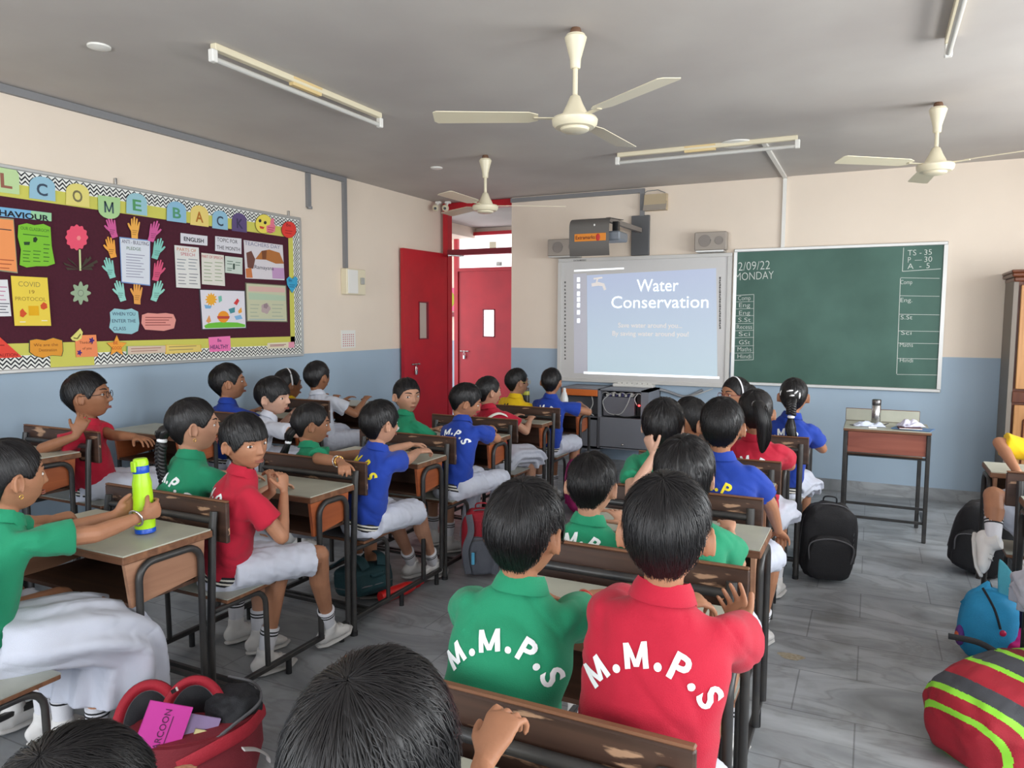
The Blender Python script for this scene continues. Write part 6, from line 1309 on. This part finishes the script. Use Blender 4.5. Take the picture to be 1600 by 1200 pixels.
# ---- nearest left desk
person('girl in green shirt and large white skirt holding the lime green flask', HP(14, 748, 1.30), (-2.34, 1.19), hyaw=-.12, hs=1.06, sz=.46, style='girl', shirt='green', bottom='skirt', sk='b', vox=NEAR, strands=700, lanyard=True, seed=3,
       Rr=dict(w=(-2.212, 1.655, .800), world=1, d=(-.12, 1, .12), n=(-1, .15, 0), fc=[.75, .8, .85, .9], pole=(1, -.35, -.55), thumb=.9, s=1.0), L=dict(w=(-2.322, 1.63, .795), world=1, d=(.10, 1, .35), n=(1, .1, 0), fc=[.5, .55, .6, .65], pole=(-.6, -.2, -.8), s=1.0),
       skirt_pts=[(V3(-2.34, 1.195, .515), .116, .100, V3(1, 0, 0)), (V3(-2.335, 1.22, .50), .15, .115, V3(1, 0, 0)), (V3(-2.30, 1.32, .49), .21, .105, V3(1, 0, 0)), (V3(-2.27, 1.44, .475), .235, .11, V3(1, 0, 0)), (V3(-2.27, 1.53, .42), .225, .12, V3(1, 0, 0)), (V3(-2.28, 1.55, .32), .215, .14, V3(1, 0, 0)), (V3(-2.28, 1.54, .22), .22, .15, V3(1, 0, 0))],
       extras=[('earring', 1), ('bangle', 'R', .022, .027, 'silver', .004), ('tail', [(0, -.075, .01), (0, -.115, -.02), (0, -.12, -.10), (0, -.11, -.18)], [.02, .03, .024, .01])])
person('child in green at the left edge with one bent hand on the nearest left desk', (-2.66, 1.20, 1.0), (-2.62, 1.19), shirt='green', sk='b', vox=MID, seed=4, Rr=dict(w=ZP(78, 812, .76), world=1, d=(.35, 1, .10), n=(-.2, 0, -1), fc=[.9, 1.0, 1.0, 1.1], pole=(.4, -.3, -.8)), shoulder=.9)
# ---- second bench of that row
person('boy in red shirt and white shorts turning back with his hands at his mouth', HP(383, 693, 2.06), (-2.25, 2.05), yaw=R(-30), hyaw=R(-66), hpitch=-.06, hroll=.08, style='fringe', shirt='red', letters='white', sk='b', vox=NEAR, strands=700, seed=5, lets=.92, eyesx=.25,
       L=dict(w=HP(425, 768, 2.22), world=1, d=(-.15, .05, 1), n=(-.75, -.6, .1), fc=[1.0, 1.05, 1.1, 1.1], pole=(-.3, .4, -1), s=.95), Rr=dict(w=HP(444, 772, 2.18), world=1, d=(-.25, .05, 1), n=(-.85, -.5, .1), fc=[.9, 1.0, 1.05, 1.1], pole=(.5, .2, -1), s=.95),
       legs=dict(world=1, L=((-2.17, 2.28, .49), (-2.21, 2.20, .085), (.25, .9, 0)), R=((-2.04, 2.34, .49), (-2.13, 2.50, .10), (.15, .95, .12))))
person('girl in green shirt with a long black braid beside the boy in red', HP(302, 667, 2.10), (-2.53, 2.06), yaw=R(-12), hyaw=R(-22), style='girl', shirt='green', letters='white', bottom='skirt', sk='a', vox=MID, strands=600, seed=6, hs=1.04,
       extras=[('tail', [(0, -.07, .0), (0, -.105, -.01), (-.01, -.112, -.04)], [.025, .03, .020]), ('tie', (-.004, -.112, -.045), (0, -.2, -1), .020), ('braid', [(-.005, -.113, -.055), (-.015, -.12, -.11), (-.02, -.115, -.17), (-.02, -.105, -.225)], .021), ('tie', (-.02, -.10, -.235), (0, 0, -1), .014), ('tail', [(-.02, -.10, -.24), (-.035, -.105, -.31), (-.04, -.11, -.38)], [.012, .018, .005]), ('earring', 1)],
       L=dict(w=(-.12, .36, .76), pole=(-1, 0, -.5)), Rr=dict(w=(.16, .34, .75), pole=(.8, -.2, -.7), d=(-.1, 1, 0)))
# ---- third bench
person('boy in blue shirt with yellow back letters reaching both hands over his desk', HP(594, 663, 2.90), (-2.20, 2.86), yaw=R(-16), hyaw=R(-4), style='fringe', shirt='blue', letters='yellow', sk='a', vox=NEAR, strands=700, seed=7, twist=-.1,
       L=dict(w=ZP(668, 690, .785), world=1, d=(.25, 1, -.1), n=(.25, 0, -1), fc=[.8, .7, .7, .8], pole=(-.5, 0, -.9)), Rr=dict(w=ZP(672, 698, .775), world=1, d=(.05, 1, 0), n=(-.3, 0, -1), fc=[.6, .7, .8, .9], pole=(.9, -.2, -.5)),
       legs=dict(world=1, L=((-2.24, 3.14, .485), (-2.30, 3.42, .09), (.2, .95, 0)), R=((-2.10, 3.18, .485), (-2.17, 3.44, .10), (.15, .95, 0))))
person('girl in green shirt with bangles resting her arm on the backrest behind her', HP(486, 664, 2.93), (-2.56, 2.86), yaw=R(-30), hyaw=R(-10), hpitch=-.10, style='girl', shirt='green', bottom='skirt', sk='b', vox=MID, strands=500, seed=8, lanyard=True, shoes='black',
       extras=[('tail', [(0, -.075, -.02), (-.005, -.10, -.05), (-.01, -.105, -.09)], [.022, .026, .015]), ('tie', (-.01, -.105, -.095), (0, 0, -1), .016), ('tail', [(-.01, -.105, -.10), (-.03, -.12, -.16), (-.06, -.13, -.22)], [.014, .022, .010]), ('bangle', 'R', .018, .024, 'gold', .003), ('bangle', 'R', .035, .025, 'silver', .003)],
       Rr=dict(w=HP(534, 722, 2.66), world=1, d=(.85, -.2, -.12), n=(0, 0, -1), pole=(-1, -.9, .1), fc=[.7, .7, .8, .8]), L=dict(w=ZP(592, 706, .775), world=1, pole=(-.5, .3, -.6), d=(.6, .8, 0)))
# ---- fourth bench
person('boy in green shirt looking back over his shoulder in front of the red door', HP(636, 620, 3.74), (-2.57, 3.69), yaw=R(-25), hyaw=R(-92), style='boy', shirt='green', letters='white', sk='a', vox=MID, strands=500, seed=9, eyesx=.3, L=dict(w=(-.1, .30, .76)), Rr=dict(w=(.12, .30, .76)))
person('boy in blue shirt and white trousers bending over his desk', HP(727, 628, 3.80), (-2.19, 3.69), yaw=R(-8), hyaw=R(-40), hpitch=-.30, hroll=.15, style='boy', shirt='blue', letters='white', bottom='trousers', sk='b', vox=MID, strands=500, seed=10, tilt=.06,
       Rr=dict(w=ZP(757, 672, .78), world=1, d=(.35, 1, .2), n=(-.4, 0, -1), fc=[.8, .9, 1, 1], pole=(1, -.2, -.3)), L=dict(w=(-.10, .36, .77)), legs=dict(R=((.12, .33, .50), (.10, .22, .10)), L=((-.08, .33, .50), (-.08, .25, .09))))
# ---- fifth bench
person('girl in red shirt with a white strap over her shoulder, seen in profile', HP(763, 613, 4.56), (-2.34, 4.52), yaw=R(-10), hyaw=R(-26), style='girl', shirt='red', bottom='skirt', sk='a', vox=FAR, strands=300, seed=11, shoes='black',
       extras=[('tail', [(0, -.08, .03), (0, -.11, .02), (-.01, -.12, -.03), (-.01, -.11, -.07)], [.018, .024, .02, .008]), ('tie', (0, -.098, .035), (0, -1, .1), .02), ('strap', [(-.03, -.125, .70), (.01, -.112, .79), (.07, -.05, .835), (.10, .04, .80)])])
# ---- sixth bench
person('boy in yellow shirt with gold glasses in front of the red door', HP(808, 598, 5.24), (-2.58, 5.23), yaw=R(-8), hyaw=R(-28), style='boy', shirt='yellow', letters='black', sk='a', vox=FAR, strands=300, seed=12, glasses='gold', belly=1.05)
person('boy in blue shirt with white back letters on the foremost left bench', HP(862, 598, 5.24), (-2.25, 5.23), yaw=R(-4), hyaw=R(6), style='boy', shirt='blue', letters='white', sk='b', vox=FAR, strands=300, seed=13, lanyard=True, Rr=dict(w=(.17, .26, .80), pole=(1, -.4, -.3)))
# ---- row along the left wall
person('boy in red shirt with black glasses, arms spread over two desks by the wall', HP(137, 620, 2.44), (-3.66, 2.47), yaw=R(-38), hyaw=R(-12), hpitch=.08, sz=.535, hs=1.14, style='boy', shirt='red', bottom='trousers', sk='c', vox=MID, strands=600, seed=14, glasses='black', belly=1.12, shoulder=1.08,
       L=dict(w=ZP(226, 686, .87), world=1, d=(.75, .6, -.10), n=(0, 0, -1), pole=(-.3, -.6, -.6), spread=.2, s=1.05), Rr=dict(w=HP(118, 682, 2.25), world=1, d=(-.2, .4, .9), n=(-1, 0, 0), pole=(-.3, -1.2, -.4), fc=[.4, .5, .6, .7], s=1.05))
person('boy in blue shirt in profile against the left wall', HP(357, 599, 3.38), (-3.66, 3.33), yaw=R(-8), hyaw=R(-30), hpitch=.08, sz=.535, hs=1.08, style='boy', shirt='blue', sk='b', vox=MID, strands=500, seed=15, lanyard=True, spike=1.2)
person('boy in white shirt leaning forward and glancing sideways', HP(427, 621, 3.42), (-3.42, 3.30), yaw=R(-30), hyaw=R(-45), hpitch=-.05, hroll=.1, sz=.535, hs=1.10, style='fringe', shirt='white', bottom='trousers', sk='d', vox=MID, strands=500, seed=16, eyesx=.3, Rr=dict(w=(.14, .30, .86), pole=(1, 0, -.3)))
person('girl in yellow shirt with a white hair band near the left wall', HP(450, 602, 4.14), (-3.74, 4.10), yaw=R(0), hyaw=R(-24), sz=.535, hs=1.08, style='girl', shirt='yellow', bottom='skirt', sk='c', vox=FAR, strands=300, seed=17, extras=[('band', -.005)])
person('boy in white shirt seen from behind near the left wall', HP(496, 590, 4.14), (-3.53, 4.10), yaw=R(-6), hyaw=R(4), sz=.535, hs=1.05, style='boy', shirt='white', bottom='trousers', sk='c', vox=FAR, strands=300, seed=18, Rr=dict(w=(.14, .30, .87)))
# ---- centre row, from the camera on
person('child with a large dark head at the bottom edge, one hand on the backrest ahead', HP(590, 1206, .56), (-.52, .40), hyaw=R(2), hs=.98, style='boy', shirt='green', sk='b', vox=NEAR, strands=7000, seed=19, spike=1.15,
       Rr=dict(w=ZP(752, 1200, .835), world=1, d=(.08, .8, .62), n=(.1, .55, -.75), fc=[.75, .9, .95, 1.0], pole=(1, -.4, -.6), s=1.0))
person('child whose dark head alone shows at the bottom left corner', HP(122, 1292, .50), (-.86, .37), hyaw=R(-6), hs=.98, style='boy', shirt='blue', sk='b', vox=MID, strands=6000, seed=20)
person('boy in green shirt with white back letters, nearest in the centre row', HP(821, 834, 1.37), (-.66, 1.25), yaw=R(7), hyaw=R(-10), hpitch=-.08, style='boy', shirt='green', letters='white', sk='b', vox=NEAR, strands=3400, seed=21, twist=.12, spike=1.1,
       Rr=dict(w=ZP(912, 930, .765), world=1, d=(.9, .45, .02), n=(0, 0, -1), pole=(1, -.5, -.4), fc=[.5, .6, .7, .8]), L=dict(w=(-.05, .42, .76), pole=(-1, 0, -.5)), extras=[('bangle', 'R', .045, .023, 'thread', .0015)])
person('boy in red shirt with white back letters and joined hands, nearest in the centre row', HP(1041, 836, 1.31), (-.35, 1.24), yaw=R(10), hyaw=R(-2), hpitch=-.05, style='boy', shirt='red', letters='white', sk='b', vox=NEAR, strands=3400, seed=22, hs=.98, spike=1.15, letzoff=.025,
       L=dict(w=ZP(1078, 938, .775), world=1, d=(1, .45, .10), n=(.1, .2, -1), pole=(-1, .1, -.2), fc=[.6, .7, .8, .9], s=1.0), Rr=dict(w=ZP(1158, 985, .775), world=1, d=(-.15, .9, .35), n=(-.5, -.35, .8), pole=(1, -.3, -.6), fc=[.35, .45, .5, .6], s=1.0))
person('small boy in green shirt crouching low beside the pink bag', HP(925, 763, 2.24), (-.82, 2.14), yaw=R(2), hyaw=R(2), hpitch=-.25, style='boy', shirt='green', letters='white', sk='a', vox=NEAR, strands=2200, seed=23, spike=1.3, lanyard=True, hs=.98)
person('pupil in green shirt with straight hair to the collar, behind the boy in blue', HP(1070, 745, 2.14), (-.47, 2.14), yaw=R(-2), hyaw=R(2), style='long', shirt='green', letters='white', sk='a', vox=MID, strands=2200, seed=24, lanyard=True, shoulder=.92, Rr=dict(w=(.06, .33, .77), pole=(.5, -.2, -1)))
person('boy in green shirt raising one hand beside his head in the centre row', HP(1037, 668, 2.99), (-.84, 2.97), yaw=R(8), hyaw=R(-10), style='long', shirt='green', letters='white', sk='d', vox=NEAR, strands=1200, seed=25,
       L=dict(w=HP(1022, 712, 2.90), world=1, d=(-.35, .1, .9), n=(.6, .7, .3), pole=(-.8, -.2, -1), fc=[.9, 1.0, 1.1, 1.2], thumb=.3, s=1.0))
person('boy in blue shirt with yellow back letters and his legs in the right aisle', HP(1128, 668, 2.96), (-.52, 2.96), yaw=R(-4), hyaw=R(4), style='boy', shirt='blue', letters='yellow', sk='b', vox=NEAR, strands=1800, seed=26, hs=1.05, belly=1.12, shoulder=1.1,
       Rr=dict(w=(-.31, 3.24, .56), world=1, pole=(1, -.4, 0), d=(.1, .7, -.5)), legs=dict(world=1, L=((-.50, 3.27, .50), (-.46, 3.40, .09), (.2, .95, 0)), R=((-.345, 3.22, .50), (-.40, 3.36, .09), (.35, .9, 0))))
person('child in red shirt facing left, half hidden in the centre row', HP(1077, 655, 3.72), (-.85, 3.76), yaw=R(10), hyaw=R(62), style='girl', shirt='red', sk='c', vox=MID, strands=500, seed=27, bottom='skirt', extras=[('tail', [(0, -.085, .02), (0, -.11, -.0), (0, -.105, -.03)], [.02, .026, .012])])
person('girl in red shirt with a thick hanging ponytail and white back letters', HP(1180, 646, 3.70), (-.50, 3.76), yaw=R(0), hyaw=R(10), style='girl', shirt='red', letters='white', sk='b', vox=MID, strands=500, seed=28, bottom='skirt', hs=1.05,
       extras=[('tail', [(0, -.08, .045), (.01, -.135, .05), (.03, -.15, -.02), (.035, -.135, -.10), (.03, -.125, -.155)], [.018, .032, .036, .030, .010]), ('tie', (0, -.10, .05), (0, -1, .2), .022)])
person('girl with glasses and a white hair band looking back, below the chalkboard', HP(1149, 618, 4.64), (-.80, 4.60), yaw=R(20), hyaw=R(118), style='girl', shirt='white', sk='b', vox=FAR, strands=300, seed=29, bottom='skirt', glasses='maroon', extras=[('band', .012), ('tail', [(0, -.08, .045), (0, -.12, .04), (0, -.115, -.02)], [.018, .03, .012])])
person('girl in blue shirt with white hair clips and a braid, below the chalkboard', HP(1240, 621, 4.62), (-.46, 4.60), yaw=R(-4), hyaw=R(4), style='girl', shirt='blue', letters='white', sk='b', vox=MID, strands=400, seed=30, bottom='skirt', lanyard=True, hs=1.02,
       extras=[('clips', [(-.062, -.055, .03, 1.3, .018), (-.012, -.098, .045, .2, .018), (.018, -.096, .035, .8, .018), (.038, -.088, .02, 1.5, .018), (0, -.1, .02, .1, .014)]), ('braid', [(0, -.085, .0), (0, -.118, -.03), (0, -.115, -.08)], .024), ('tie', (0, -.112, -.10), (0, 0, -1), .020), ('tail', [(0, -.11, -.11), (0, -.12, -.16), (.01, -.12, -.21)], [.014, .030, .026])])
# ---- right edge
person('pupil in yellow shirt bending at the right edge, one elbow out over the aisle', (.87, 4.12, .99), (.77, 4.02), yaw=R(8), hyaw=R(0), hpitch=-.3, sz=.45, sleeve=.93, shirt='yellow', sk='b', vox=MID, strands=300, seed=31,
       L=dict(w=HP(1590, 738, 3.90), world=1, d=(.6, 0, -.6), n=(0, -1, 0), pole=(-1.4, .0, .5), fc=[.7, .8, .8, .8]), legs=dict(world=1, L=(HP(1553, 775, 3.97), HP(1552, 848, 3.86), (.1, -.55, -.8)), R=((.86, 4.34, .5), (.86, 4.32, .09), (0, 1, 0))))
person('pupil in red shirt and white skirt cut by the right edge', (.78, 3.24, 1.03), (.67, 3.15), yaw=R(6), hyaw=R(0), shirt='red', sk='b', vox=MID, strands=300, seed=32, bottom='skirt', legs=dict(world=1, L=((.68, 3.42, .5), (.80, 3.30, .09), (0, 1, 0)), R=((.82, 3.42, .5), (.90, 3.34, .09), (0, 1, 0))), L=dict(w=HP(1622, 905, 3.22), world=1, pole=(-1.2, -.6, -.5)), skirt_pts=[(V3(.67, 3.15, .477), .118, .102, V3(1, 0, 0)), (V3(.67, 3.17, .47), .15, .115, V3(1, 0, 0)), (V3(.69, 3.26, .47), .17, .10, V3(1, 0, 0)), (V3(.71, 3.38, .46), .18, .10, V3(1, 0, 0)), (V3(.72, 3.44, .38), .18, .12, V3(1, 0, 0))])
